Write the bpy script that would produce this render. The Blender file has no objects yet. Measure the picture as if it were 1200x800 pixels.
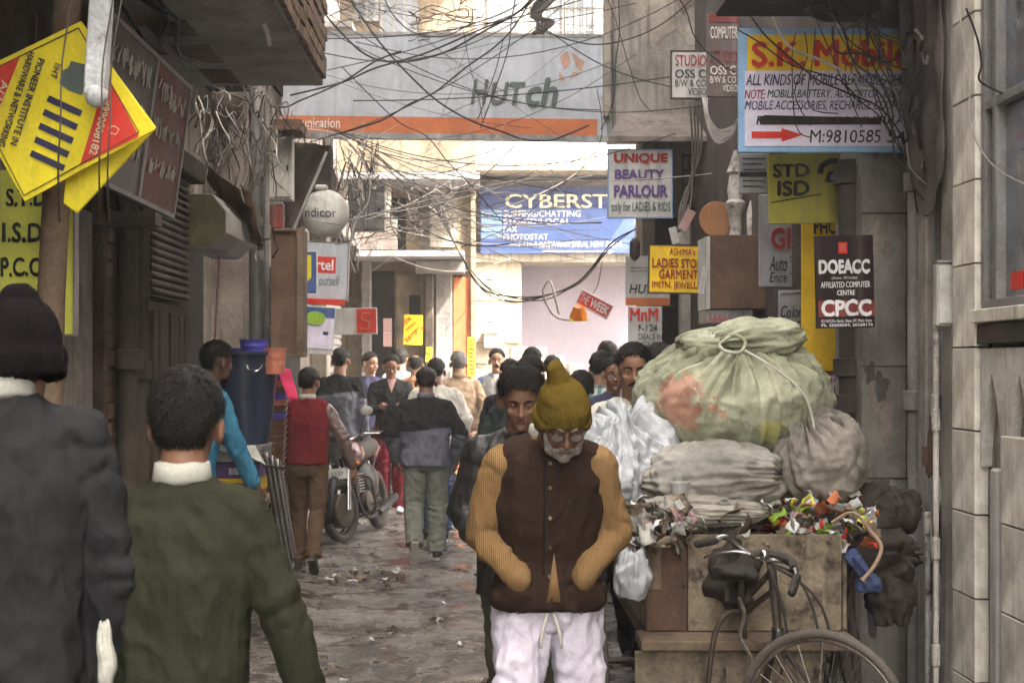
import bpy, bmesh, math, random
from mathutils import Vector, Matrix, Euler, noise
R = math.radians
rnd = random.Random(11)
sc = bpy.context.scene
COL = sc.collection

# ---------------------------------------------------------------- camera, sky, sun, exposure
F, CX, CY, EYE = 1800.0, 560.0, 425.0, 1.68        # focal length and vanishing point in photograph pixels
cam_d = bpy.data.cameras.new('camera'); cam = bpy.data.objects.new('camera', cam_d); COL.objects.link(cam)
cam.location = (0, 0, EYE); cam.rotation_euler = (R(90), 0, 0)
cam_d.lens = 54; cam_d.sensor_width = 36
cam_d.shift_x = (600 - CX) / 1200; cam_d.shift_y = (CY - 400) / 1200
cam_d.clip_start = .05; cam_d.clip_end = 2000
cam_d.dof.use_dof = True; cam_d.dof.focus_distance = 6.8; cam_d.dof.aperture_fstop = 8
sc.camera = cam
SUN = Vector((.52, -.36, .77)).normalized()
el = math.asin(SUN.z); az = math.atan2(SUN.x, SUN.y)
w = bpy.data.worlds.new('World'); sc.world = w; w.use_nodes = True
nt = w.node_tree; nt.nodes.clear()
sk = nt.nodes.new('ShaderNodeTexSky'); sk.sky_type = 'NISHITA'; sk.sun_disc = False
sk.sun_elevation = el; sk.sun_rotation = az; sk.dust_density = 4; sk.air_density = 1.0; sk.ozone_density = .6
bg = nt.nodes.new('ShaderNodeBackground'); bg.inputs[1].default_value = .15
wo = nt.nodes.new('ShaderNodeOutputWorld')
hs = nt.nodes.new('ShaderNodeHueSaturation'); hs.inputs['Saturation'].default_value = .3      # dusty winter haze: a pale, nearly white sky
tn = nt.nodes.new('ShaderNodeMixRGB'); tn.blend_type = 'MULTIPLY'; tn.inputs[0].default_value = 1; tn.inputs[2].default_value = (1, .92, .815, 1)
nt.links.new(sk.outputs[0], hs.inputs['Color']); nt.links.new(hs.outputs[0], tn.inputs[1]); nt.links.new(tn.outputs[0], bg.inputs[0]); nt.links.new(bg.outputs[0], wo.inputs[0])
sd = bpy.data.lights.new('sun', 'SUN'); sd.energy = 2.0; sd.angle = R(.6); sd.color = (1, .95, .86)
so = bpy.data.objects.new('sun', sd); COL.objects.link(so); so.rotation_euler = SUN.to_track_quat('Z', 'Y').to_euler()
sc.view_settings.view_transform = 'Standard'; sc.view_settings.look = 'None'
sc.view_settings.exposure = 3.65; sc.view_settings.gamma = 1

# ---------------------------------------------------------------- helpers
def P(px, py, D):
    "point at depth D metres that the photograph shows at pixel (px, py)"
    return Vector(((px - CX) / F * D, D, EYE - (py - CY) / F * D))
def X(px, D): return (px - CX) / F * D
def Z(py, D): return EYE - (py - CY) / F * D

class MB:
    def __init__(s): s.v = []; s.f = []
    def add(s, vs, fs):
        n = len(s.v); s.v += [tuple(v) for v in vs]; s.f += [tuple(i + n for i in f) for f in fs]; return s
    def box(s, x0, x1, y0, y1, z0, z1, m=None):
        vs = [Vector((x, y, z)) for x in (x0, x1) for y in (y0, y1) for z in (z0, z1)]
        if m is not None: vs = [m @ v for v in vs]
        return s.add(vs, [(0,1,3,2),(4,6,7,5),(0,4,5,1),(2,3,7,6),(0,2,6,4),(1,5,7,3)])
    def bar(s, a, b, wx, wy, up=(0,0,1)):
        a = Vector(a); b = Vector(b); d = (b - a).normalized(); u = Vector(up)
        x = d.cross(u)
        if x.length < 1e-3: x = Vector((1,0,0))
        x.normalize(); y = d.cross(x)
        vs = [p + x * i * wx / 2 + y * j * wy / 2 for p in (a, b) for i, j in ((-1,-1),(1,-1),(1,1),(-1,1))]
        return s.add(vs, [(3,2,1,0),(4,5,6,7),(0,1,5,4),(1,2,6,5),(2,3,7,6),(3,0,4,7)])
    def tube(s, pts, r, n=6, cap=True):
        pts = [Vector(p) for p in pts]; m = len(pts)
        rs = r if isinstance(r, (list, tuple)) else [r] * m
        vs = []; prev = None
        for i in range(m):
            d = (pts[min(i+1, m-1)] - pts[max(i-1, 0)]).normalized()
            if prev is None:
                x = d.cross(Vector((0,0,1)))
                if x.length < .05: x = d.cross(Vector((1,0,0)))
            else: x = prev - d * prev.dot(d)
            x.normalize(); prev = x; y = d.cross(x)
            for k in range(n):
                a = 2 * math.pi * k / n
                vs.append(pts[i] + (x * math.cos(a) + y * math.sin(a)) * rs[i])
        fs = [(i*n+k, i*n+(k+1)%n, (i+1)*n+(k+1)%n, (i+1)*n+k) for i in range(m-1) for k in range(n)]
        if cap: fs += [tuple(range(n-1, -1, -1)), tuple((m-1)*n + k for k in range(n))]
        return s.add(vs, fs)
    def lathe(s, prof, c=(0,0,0), n=20, m=None, cap=True):
        c = Vector(c); vs = []
        for r, z in prof:
            for k in range(n):
                a = 2 * math.pi * k / n; v = Vector((r * math.cos(a), r * math.sin(a), z))
                if m is not None: v = m @ v
                vs.append(c + v)
        q = len(prof)
        fs = [(i*n+k, i*n+(k+1)%n, (i+1)*n+(k+1)%n, (i+1)*n+k) for i in range(q-1) for k in range(n)]
        if cap: fs += [tuple(range(n-1, -1, -1)), tuple((q-1)*n + k for k in range(n))]
        return s.add(vs, fs)
    def ell(s, c, r, m=None, nu=16, nv=10):
        c = Vector(c); vs = []
        if not hasattr(r, '__len__'): r = (r, r, r)
        for j in range(1, nv):
            t = math.pi * j / nv
            for k in range(nu):
                a = 2 * math.pi * k / nu
                v = Vector((r[0]*math.sin(t)*math.cos(a), r[1]*math.sin(t)*math.sin(a), r[2]*math.cos(t)))
                vs.append(c + (m @ v if m is not None else v))
        for z in (r[2], -r[2]):
            v = Vector((0,0,z)); vs.append(c + (m @ v if m is not None else v))
        N = (nv-1)*nu
        fs = [(j*nu+k, (j+1)*nu+k, (j+1)*nu+(k+1)%nu, j*nu+(k+1)%nu) for j in range(nv-2) for k in range(nu)]
        fs += [(N, k, (k+1)%nu) for k in range(nu)] + [(N+1, (nv-2)*nu+(k+1)%nu, (nv-2)*nu+k) for k in range(nu)]
        return s.add(vs, fs)
    def loft(s, rings, n=20):
        "rings: (centre, rx, ry) ellipses with normals along the path"
        pts = [Vector(q[0]) for q in rings]; m = len(pts); vs = []
        for i in range(m):
            cx = Vector((1,0,0)); d = (pts[min(i+1, m-1)] - pts[max(i-1, 0)]).normalized()
            y = d.cross(cx); 
            if y.length < .05: y = Vector((0,1,0))
            y.normalize(); x = y.cross(d)
            for k in range(n):
                a = 2 * math.pi * k / n
                # slightly squared ellipse
                ca, sa = math.cos(a), math.sin(a)
                e = .82
                vx = math.copysign(abs(ca)**e, ca); vy = math.copysign(abs(sa)**e, sa)
                vs.append(pts[i] + x * vx * rings[i][1] + y * vy * rings[i][2])
        fs = [(i*n+k, i*n+(k+1)%n, (i+1)*n+(k+1)%n, (i+1)*n+k) for i in range(m-1) for k in range(n)]
        fs += [tuple(range(n-1, -1, -1)), tuple((m-1)*n + k for k in range(n))]
        return s.add(vs, fs)
    def cap(s, a, b, ra, rb, n=14):
        "capsule between two points with round ends"
        a = Vector(a); b = Vector(b); d = b - a; L = d.length
        if L < 1e-5: return s.ell(a, ra)
        d.normalize(); pts = []; rs = []
        for t in (-1, -.86, -.5): pts.append(a + d * t * ra); rs.append(max(.0006, ra * math.sqrt(max(0, 1 - t*t))))
        for t in (0, .33, .66, 1): pts.append(a + d * L * t); rs.append(ra + (rb - ra) * t)
        for t in (.5, .86, 1): pts.append(b + d * t * rb); rs.append(max(.0006, rb * math.sqrt(max(0, 1 - t*t))))
        return s.tube(pts, rs, n)
    def poly(s, pts, depth):
        "prism: outline extruded by a vector"
        n = len(pts); depth = Vector(depth); pts = [Vector(p) for p in pts]
        return s.add(pts + [p + depth for p in pts], [tuple(range(n-1,-1,-1)), tuple(range(n, 2*n))] + [(i, (i+1)%n, n+(i+1)%n, n+i) for i in range(n)])
    def mesh(s, name):
        me = bpy.data.meshes.new(name); me.from_pydata(s.v, [], s.f); me.update(); return me

WORLD = {}      # objects whose children are given in world coordinates
def link(name, me, mat, parent=None, smooth=False, local=False, bevel=0, fixn=True):
    if fixn:
        bm = bmesh.new(); bm.from_mesh(me); bmesh.ops.recalc_face_normals(bm, faces=bm.faces); bm.to_mesh(me); bm.free()
    o = bpy.data.objects.new(name, me); COL.objects.link(o)
    if mat is not None:
        for m in (mat if isinstance(mat, (list, tuple)) else [mat]): me.materials.append(m)
    if smooth:
        me.polygons.foreach_set('use_smooth', [True] * len(me.polygons))
        if smooth != 'all':
            try: me.set_sharp_from_angle(angle=R(38))
            except Exception: pass
    if parent is not None:
        o.parent = parent
        if not local and parent.type == 'EMPTY': o.matrix_parent_inverse = Matrix.Translation(-parent.location)
    if bevel:
        b = o.modifiers.new('bevel', 'BEVEL'); b.width = bevel; b.segments = 1; b.limit_method = 'ANGLE'
    return o
def part(name, mb, mat, parent=None, **k): return link(name, mb.mesh(name), mat, parent, **k)
def tag(o, label=None, cat=None, group=None, kind=None):
    if label: o['label'] = label
    if cat: o['category'] = cat
    if group: o['group'] = group
    if kind: o['kind'] = kind
    return o
def thing(name, label, cat, loc=(0,0,0), group=None, rot=(0,0,0), scale=1):
    o = bpy.data.objects.new(name, None); COL.objects.link(o); o.empty_display_size = .1
    o.location = loc; o.rotation_euler = rot; o.scale = (scale,)*3
    return tag(o, label, cat, group)
def kids(o): return [c for c in bpy.data.objects if c.parent == o]
def copy_tree(o, parent=None):
    c = o.copy(); COL.objects.link(c)
    if parent is not None: c.parent = parent
    for ch in kids(o): copy_tree(ch, c)
    return c
def spline(pts, k=6):
    "Catmull-Rom through points"
    pts = [Vector(p) for p in pts]; out = []
    for i in range(len(pts)-1):
        p0 = pts[max(i-1,0)]; p1 = pts[i]; p2 = pts[i+1]; p3 = pts[min(i+2, len(pts)-1)]
        for j in range(k):
            t = j / k
            out.append(.5 * ((2*p1) + (-p0+p2)*t + (2*p0-5*p1+4*p2-p3)*t*t + (-p0+3*p1-3*p2+p3)*t**3))
    out.append(pts[-1]); return out

# ---------------------------------------------------------------- materials
def new_mat(name):
    m = bpy.data.materials.new(name); m.use_nodes = True
    return m, m.node_tree, m.node_tree.nodes['Principled BSDF']
def surf(name, col, col2=None, rough=.8, scale=3, mix=.5, streak=0, streak_col=(.05,.045,.04), bump=.2, bscale=40, metal=0,
         fine=.12, blotch=None, blotch_scale=1.5, blotch_at=.6, spec=.2, trans=0, rand=0, sheen=0, bdist=.014, grime=.42):
    "general weathered surface: two tones by noise, vertical run marks, blotches of dirt, grain and fine relief"
    m, t, b = new_mat(name); N = t.nodes.new; L = t.links.new
    tc = N('ShaderNodeTexCoord'); co = tc.outputs['Object']
    n1 = N('ShaderNodeTexNoise'); n1.inputs['Scale'].default_value = scale; n1.inputs['Detail'].default_value = 6; n1.inputs['Roughness'].default_value = .65
    L(co, n1.inputs['Vector'])
    if col2 is None: col2 = tuple(c * .62 for c in col)
    rp = N('ShaderNodeValToRGB'); rp.color_ramp.elements[0].position = .5 - .25; rp.color_ramp.elements[1].position = .5 + .22
    rp.color_ramp.elements[0].color = (*col2, 1); rp.color_ramp.elements[1].color = (*col, 1)
    L(n1.outputs['Fac'], rp.inputs[0]); out = rp.outputs[0]
    if blotch:
        n2 = N('ShaderNodeTexNoise'); n2.inputs['Scale'].default_value = blotch_scale; n2.inputs['Detail'].default_value = 8; n2.inputs['Roughness'].default_value = .7
        L(co, n2.inputs['Vector'])
        r2 = N('ShaderNodeValToRGB'); r2.color_ramp.elements[0].position = blotch_at - .05; r2.color_ramp.elements[1].position = blotch_at + .08
        L(n2.outputs['Fac'], r2.inputs[0])
        mx = N('ShaderNodeMixRGB'); mx.inputs[2].default_value = (*blotch, 1)
        L(r2.outputs[0], mx.inputs[0]); L(out, mx.inputs[1]); out = mx.outputs[0]
    if streak:
        mp = N('ShaderNodeMapping'); mp.inputs['Scale'].default_value = (9, 9, .7); L(co, mp.inputs[0])
        n3 = N('ShaderNodeTexNoise'); n3.inputs['Scale'].default_value = 2.2; n3.inputs['Detail'].default_value = 5; L(mp.outputs[0], n3.inputs['Vector'])
        r3 = N('ShaderNodeValToRGB'); r3.color_ramp.elements[0].position = .5; r3.color_ramp.elements[1].position = .72
        r3.color_ramp.elements[1].color = (streak, streak, streak, 1)
        L(n3.outputs['Fac'], r3.inputs[0])
        mx = N('ShaderNodeMixRGB'); mx.inputs[2].default_value = (*streak_col, 1)
        L(r3.outputs[0], mx.inputs[0]); L(out, mx.inputs[1]); out = mx.outputs[0]
    if grime:
        n6 = N('ShaderNodeTexNoise'); n6.inputs['Scale'].default_value = 2.3; n6.inputs['Detail'].default_value = 12; n6.inputs['Roughness'].default_value = .78; n6.inputs['Distortion'].default_value = .4
        L(co, n6.inputs['Vector']); ma = N('ShaderNodeMapRange'); ma.inputs[1].default_value = .36; ma.inputs[2].default_value = .62; ma.inputs[3].default_value = 1-grime; ma.inputs[4].default_value = 1 + grime*.3
        L(n6.outputs['Fac'], ma.inputs[0]); vm = N('ShaderNodeVectorMath'); vm.operation = 'SCALE'; L(out, vm.inputs[0]); L(ma.outputs[0], vm.inputs['Scale']); out = vm.outputs[0]
    if fine:
        n4 = N('ShaderNodeTexNoise'); n4.inputs['Scale'].default_value = bscale * 2; n4.inputs['Detail'].default_value = 3; L(co, n4.inputs['Vector'])
        ma = N('ShaderNodeMapRange'); ma.inputs[1].default_value = .3; ma.inputs[2].default_value = .7; ma.inputs[3].default_value = 1 - fine; ma.inputs[4].default_value = 1 + fine
        L(n4.outputs['Fac'], ma.inputs[0])
        vm = N('ShaderNodeVectorMath'); vm.operation = 'SCALE'; L(out, vm.inputs[0]); L(ma.outputs[0], vm.inputs['Scale']); out = vm.outputs[0]
    if rand:
        oi = N('ShaderNodeObjectInfo'); ma = N('ShaderNodeMapRange'); ma.inputs[3].default_value = 1 - rand; ma.inputs[4].default_value = 1 + rand
        L(oi.outputs['Random'], ma.inputs[0])
        vm = N('ShaderNodeVectorMath'); vm.operation = 'SCALE'; L(out, vm.inputs[0]); L(ma.outputs[0], vm.inputs['Scale']); out = vm.outputs[0]
    L(out, b.inputs['Base Color'])
    b.inputs['Roughness'].default_value = rough; b.inputs['Metallic'].default_value = metal
    b.inputs['Specular IOR Level'].default_value = spec
    if trans: b.inputs['Transmission Weight'].default_value = trans
    if sheen: b.inputs['Sheen Weight'].default_value = sheen; b.inputs['Sheen Roughness'].default_value = .5
    if bump:
        nb = N('ShaderNodeTexNoise'); nb.inputs['Scale'].default_value = bscale; nb.inputs['Detail'].default_value = 6; L(co, nb.inputs['Vector'])
        bp = N('ShaderNodeBump'); bp.inputs['Strength'].default_value = bump; bp.inputs['Distance'].default_value = bdist
        L(nb.outputs['Fac'], bp.inputs['Height']); L(bp.outputs[0], b.inputs['Normal'])
    return m
def cloth(name, col, col2=None, kind='weave', scale=300, rough=.9, strength=.3, fade=.25, plaid=None, sheen=0):
    m, t, b = new_mat(name); N = t.nodes.new; L = t.links.new
    tc = N('ShaderNodeTexCoord'); co = tc.outputs['Object']
    if col2 is None: col2 = tuple(c * (1 - fade) for c in col)
    n1 = N('ShaderNodeTexNoise'); n1.inputs['Scale'].default_value = 5; n1.inputs['Detail'].default_value = 8; n1.inputs['Roughness'].default_value = .7; L(co, n1.inputs['Vector'])
    rp = N('ShaderNodeValToRGB'); rp.color_ramp.elements[0].position = .32; rp.color_ramp.elements[1].position = .66
    rp.color_ramp.elements[0].color = (*col2, 1); rp.color_ramp.elements[1].color = (*col, 1); L(n1.outputs['Fac'], rp.inputs[0]); out = rp.outputs[0]
    if plaid:
        for ax, pc in ((0, plaid), (2, tuple(c*.5 for c in plaid))):
            sx = N('ShaderNodeSeparateXYZ'); L(co, sx.inputs[0])
            ma = N('ShaderNodeMath'); ma.operation = 'MULTIPLY'; ma.inputs[1].default_value = 75; L(sx.outputs[ax], ma.inputs[0])
            sn = N('ShaderNodeMath'); sn.operation = 'SINE'; L(ma.outputs[0], sn.inputs[0])
            gt = N('ShaderNodeMath'); gt.operation = 'GREATER_THAN'; gt.inputs[1].default_value = .35; L(sn.outputs[0], gt.inputs[0])
            ml = N('ShaderNodeMath'); ml.operation = 'MULTIPLY'; ml.inputs[1].default_value = .7; L(gt.outputs[0], ml.inputs[0])
            mx = N('ShaderNodeMixRGB'); mx.inputs[2].default_value = (*pc, 1); L(ml.outputs[0], mx.inputs[0]); L(out, mx.inputs[1]); out = mx.outputs[0]
    n4 = N('ShaderNodeTexNoise'); n4.inputs['Scale'].default_value = 160; L(co, n4.inputs['Vector'])
    ma = N('ShaderNodeMapRange'); ma.inputs[1].default_value = .3; ma.inputs[2].default_value = .7; ma.inputs[3].default_value = .9; ma.inputs[4].default_value = 1.08
    L(n4.outputs['Fac'], ma.inputs[0]); vm = N('ShaderNodeVectorMath'); vm.operation = 'SCALE'; L(out, vm.inputs[0]); L(ma.outputs[0], vm.inputs['Scale']); out = vm.outputs[0]
    L(out, b.inputs['Base Color']); b.inputs['Roughness'].default_value = rough; b.inputs['Sheen Weight'].default_value = sheen
    b.inputs['Specular IOR Level'].default_value = .08
    if kind == 'knit':
        wv = N('ShaderNodeTexWave'); wv.wave_type = 'BANDS'; wv.bands_direction = 'X'; wv.inputs['Scale'].default_value = scale; wv.inputs['Distortion'].default_value = 1.5; wv.inputs['Detail'].default_value = 2
        L(co, wv.inputs['Vector']); h = wv.outputs['Fac']; dist = .004
    else:
        wv = N('ShaderNodeTexNoise'); wv.inputs['Scale'].default_value = scale; L(co, wv.inputs['Vector']); h = wv.outputs['Fac']; dist = .002
    bp = N('ShaderNodeBump'); bp.inputs['Strength'].default_value = strength; bp.inputs['Distance'].default_value = dist; L(h, bp.inputs['Height'])
    b2 = N('ShaderNodeBump'); b2.inputs['Strength'].default_value = .35; b2.inputs['Distance'].default_value = .015
    n5 = N('ShaderNodeTexNoise'); n5.inputs['Scale'].default_value = 14; n5.inputs['Detail'].default_value = 3; n5.inputs['Distortion'].default_value = 1.2; L(co, n5.inputs['Vector'])
    L(n5.outputs['Fac'], b2.inputs['Height']); L(bp.outputs[0], b2.inputs['Normal']); L(b2.outputs[0], b.inputs['Normal'])
    return m
M = {}
M['plaster_cream'] = surf('aged cream plaster', (.46,.42,.35), (.2,.17,.14), streak=.7, streak_col=(.06,.05,.04), bump=.5, bscale=25, blotch=(.3,.24,.18))
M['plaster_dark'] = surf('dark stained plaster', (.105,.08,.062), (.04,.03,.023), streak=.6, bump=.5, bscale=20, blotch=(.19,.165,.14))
M['plaster_grey'] = surf('grey cement plaster', (.36,.335,.31), (.19,.17,.155), streak=.45, bump=.5, bscale=30, blotch=(.24,.22,.2))
M['plaster_tan'] = surf('tan painted plaster', (.37,.29,.2), (.22,.17,.12), streak=.5, bump=.4, bscale=22, blotch=(.16,.13,.1))
M['plaster_white'] = surf('white lime wash', (.62,.6,.55), (.44,.42,.37), streak=.25, streak_col=(.3,.27,.22), bump=.3, bscale=30)
M['plaster_lilac'] = surf('lilac paint deepened for shade', (.29,.255,.31), (.26,.225,.275), streak=.1, bump=.2, bscale=20, scale=1, grime=.1)  # end wall's shade is put into this lowered, bluer lilac
M['plaster_taupe'] = surf('taupe painted plaster', (.29,.245,.215), (.15,.12,.105), streak=.55, bump=.4, bscale=24, scale=2, blotch=(.31,.28,.26))
M['granite_chip'] = surf('grey pebble dash', (.36,.34,.31), (.22,.2,.18), bump=.9, bscale=160, fine=.35, streak=.4)
M['slab'] = surf('underside of cement slab', (.36,.35,.34), (.27,.26,.25), streak=0, bump=.4, bscale=30, scale=1.5)
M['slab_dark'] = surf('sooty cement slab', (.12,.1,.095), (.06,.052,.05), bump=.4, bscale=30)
M['marble'] = surf('cream marble slabs', (.82,.79,.7), (.5,.46,.38), rough=.4, bump=.2, bscale=14, scale=4, streak=.6, streak_col=(.2,.16,.11), rand=.12, fine=.04)
M['stone_block'] = surf('pale sandstone blocks', (.5,.45,.37), (.34,.29,.22), bump=.5, bscale=30, rand=.2, streak=.25, streak_col=(.25,.2,.15))
M['brick'] = surf('dusty brown brick', (.2,.135,.095), (.1,.07,.05), bump=.6, bscale=40, rand=.3)
M['shutter'] = surf('rusty shutter slats', (.15,.115,.085), (.06,.045,.033), rough=.6, bump=.3, metal=.2, rand=.12, streak=.5)
M['shutter_grey'] = surf('grey shutter slats', (.33,.32,.31), (.22,.21,.2), rough=.5, bump=.2, metal=.3, streak=.4)
M['iron_dark'] = surf('dark iron', (.055,.05,.047), (.1,.07,.05), rough=.6, metal=.4, bump=.3, bscale=60)
M['iron_grey'] = surf('dull galvanised iron', (.33,.33,.33), (.2,.19,.18), rough=.5, metal=.5, bump=.2, streak=.4, blotch=(.17,.1,.06), blotch_at=.66)
M['pipe_white'] = surf('flaking white painted pipe', (.62,.6,.56), (.35,.32,.28), rough=.6, blotch=(.1,.08,.07), blotch_scale=9, blotch_at=.55, bump=.4)
M['pipe_grey'] = surf('grey cast pipe', (.3,.29,.28), (.19,.175,.165), rough=.6, bump=.4, bscale=50)
M['pipe_brown'] = surf('sooty cast drain pipe', (.1,.085,.07), (.05,.042,.035), rough=.7, bump=.4, bscale=40)
M['rust'] = surf('rusted sheet metal', (.17,.1,.065), (.075,.05,.04), rough=.7, bump=.5, metal=.2, streak=.4)
M['maroon_board'] = surf('maroon painted board', (.26,.045,.04), (.14,.03,.027), rough=.6, bump=.15, streak=.35, streak_col=(.3,.2,.18))
M['black_board'] = surf('faded black board', (.1,.085,.08), (.06,.05,.048), rough=.5, bump=.15, streak=.4, streak_col=(.22,.18,.17))
M['box_white'] = surf('dirty white enamel', (.56,.56,.51), (.45,.44,.4), rough=.45, bump=.1, streak=.4, streak_col=(.2,.16,.12), fine=.04)
M['box_olive'] = surf('yellowed panel', (.36,.34,.17), (.2,.19,.11), rough=.5, bump=.1, scale=8)
M['ply'] = surf('stained plywood', (.36,.30,.21), (.15,.115,.08), rough=.75, bump=.4, bscale=30, blotch=(.06,.045,.035), blotch_scale=9, blotch_at=.56, scale=8, streak=.5)
M['ply_brown'] = surf('brown hardboard', (.17,.105,.07), (.11,.068,.045), rough=.7, bump=.25, scale=4, streak=.3)
M['wood_dark'] = surf('dark old timber', (.12,.085,.06), (.055,.04,.03), rough=.8, bump=.7, bscale=30, streak=.4)
M['wood_mid'] = surf('weathered timber', (.24,.175,.12), (.12,.085,.06), rough=.8, bump=.6, bscale=30, streak=.5, blotch=(.35,.28,.2), blotch_at=.66, blotch_scale=6)
M['post_white'] = surf('chipped white post', (.62,.66,.7), (.5,.53,.57), rough=.6, bump=.5, blotch=(.25,.19,.14), blotch_scale=12, blotch_at=.6)
def pr(name, col, rough=.62, **k): # printed or painted sign colour
    return surf(name, col, tuple(c*.88 for c in col), rough=rough, grime=.26, spec=.2, blotch=k.pop('blotch', (.2,.13,.08)), blotch_scale=k.pop('blotch_scale', 4), blotch_at=k.pop('blotch_at', .69), bump=.08, fine=.05, streak=k.pop('streak', .2), streak_col=k.pop('sc', (.2,.17,.14)), **k)
M['yellow'] = pr('yellow sign paint', (.84,.72,.03), blotch=(.62,.5,.04), blotch_at=.66)
M['yellow2'] = pr('lemon sign paint', (.68,.72,.12)); M['yellow3'] = pr('golden sign paint', (.88,.58,.03)); M['yellow_dull'] = pr('dull yellow sign', (.42,.38,.06), streak=.4)
M['red'] = pr('red sign paint', (.65,.045,.03)); M['darkred'] = pr('dark red lettering', (.32,.02,.02)); M['orange'] = pr('orange sign band', (.55,.17,.07), streak=.5, sc=(.35,.2,.14))
M['navy'] = pr('navy lettering', (.03,.03,.09)); M['black'] = pr('black lettering', (.015,.015,.017)); M['white'] = pr('white sign paint', (.8,.8,.8))
M['cream'] = pr('cream lettering', (.75,.68,.45)); M['green_text'] = pr('dark green lettering', (.03,.09,.07)); M['purple_text'] = pr('violet lettering', (.12,.07,.22))
M['banner'] = pr('grey blue banner cloth', (.47,.50,.55), streak=.45, sc=(.27,.28,.29)); M['grey_text'] = pr('grey green lettering', (.1,.13,.125))
M['lilac'] = pr('pale lilac sign', (.76,.71,.86)); M['lightblue'] = pr('light blue border', (.3,.5,.75)); M['blue'] = pr('blue sign', (.06,.11,.29)); M['deepblue'] = pr('deep blue sign', (.03,.05,.15))
M['paleblue'] = pr('pale blue sign panel', (.22,.38,.62)); M['grey_sign'] = pr('grey sign', (.34,.34,.36), streak=.5); M['darkgrey_sign'] = pr('dark faded sign', (.14,.11,.105), streak=.6, sc=(.25,.2,.18))
M['black_sign'] = pr('black printed sign', (.022,.012,.012)); M['white_old'] = pr('old white sign', (.55,.54,.52), streak=.5); M['peach'] = pr('peach orange disc', (.4,.19,.09))
M['emblem'] = pr('faded orange print', (.5,.3,.23), streak=.5); M['greenleaf'] = pr('bright green print', (.3,.5,.06)); M['pink_faint'] = pr('faded pink sign', (.4,.25,.23)); M['scribble'] = pr('chalky lettering', (.8,.76,.72))
M['cable_black'] = surf('black cable', (.018,.017,.017), (.03,.027,.025), rough=.5, grime=.12, bump=0, fine=0)
M['cable_white'] = surf('dusty white cable', (.5,.48,.45), (.22,.2,.18), rough=.6, grime=.12, bump=0, fine=0, scale=6)
M['cable_grey'] = surf('dusty grey cable', (.13,.115,.105), (.06,.054,.048), rough=.7, grime=.12, bump=0, fine=0, scale=6)
M['glass'] = surf('dusty window glass', (.13,.15,.17), (.075,.085,.1), rough=.12, bump=.03, bscale=3, fine=.05, spec=.8)
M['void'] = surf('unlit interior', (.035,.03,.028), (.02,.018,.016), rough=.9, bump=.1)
M['skin'] = surf('brown skin', (.30,.16,.1), (.23,.115,.07), rough=.5, grime=.12, bump=.12, bscale=250, scale=12, fine=.05, spec=.4)
M['skin2'] = surf('dark brown skin', (.19,.1,.065), (.14,.07,.045), rough=.5, grime=.12, bump=.15, bscale=220, scale=12, fine=.05, spec=.4)
M['skin3'] = surf('light brown skin', (.4,.235,.155), (.32,.17,.11), rough=.5, grime=.12, bump=.12, bscale=250, scale=12, fine=.05, spec=.4)
M['lip'] = surf('lips', (.25,.1,.075), rough=.45, grime=.12, bump=0)
M['hair'] = surf('black hair', (.009,.008,.0075), (.016,.013,.011), rough=.5, grime=.12, bump=.6, bscale=180, scale=30, spec=.2)
M['hair_grey'] = surf('greying hair', (.2,.19,.18), (.07,.065,.06), rough=.5, grime=.12, bump=.5, bscale=160, scale=60)
M['beard_white'] = surf('white stubble beard', (.42,.39,.36), (.2,.16,.14), rough=.8, bump=.6, bscale=260, scale=80)
M['eye_white'] = surf('eye white', (.6,.57,.53), rough=.25, grime=.12, bump=0, fine=0); M['iris'] = surf('dark iris', (.03,.02,.015), rough=.15, grime=.12, bump=0, fine=0)
M['tyre_dusty'] = surf('pale dusty tyre', (.17,.15,.13), (.09,.08,.07), rough=.85, bump=.4, bscale=90)
M['rubber'] = surf('dusty tyre rubber', (.045,.04,.037), (.09,.08,.07), rough=.8, bump=.3, bscale=60)
M['chrome'] = surf('chrome', (.6,.6,.6), (.45,.44,.43), rough=.22, metal=1, bump=.05, fine=0)
M['chrome_rusty'] = surf('pitted chrome', (.42,.4,.37), (.15,.09,.06), rough=.4, metal=.8, bump=.2, scale=20)
M['frame_paint'] = surf('worn black enamel', (.045,.04,.038), (.13,.1,.08), rough=.45, metal=.3, bump=.2, scale=14)
M['saddle'] = surf('cracked black saddle', (.025,.022,.02), (.05,.042,.036), rough=.55, bump=.5, bscale=50)
M['moto_red'] = surf('maroon tank paint', (.13,.012,.016), rough=.15, bump=0, spec=.6); M['moto_black'] = surf('satin black', (.018,.018,.02), rough=.35, bump=.05)
M['amber'] = surf('amber lens', (.75,.22,.03), rough=.15, bump=0); M['plate'] = surf('number plate', (.75,.75,.72), rough=.4, bump=0)
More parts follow.
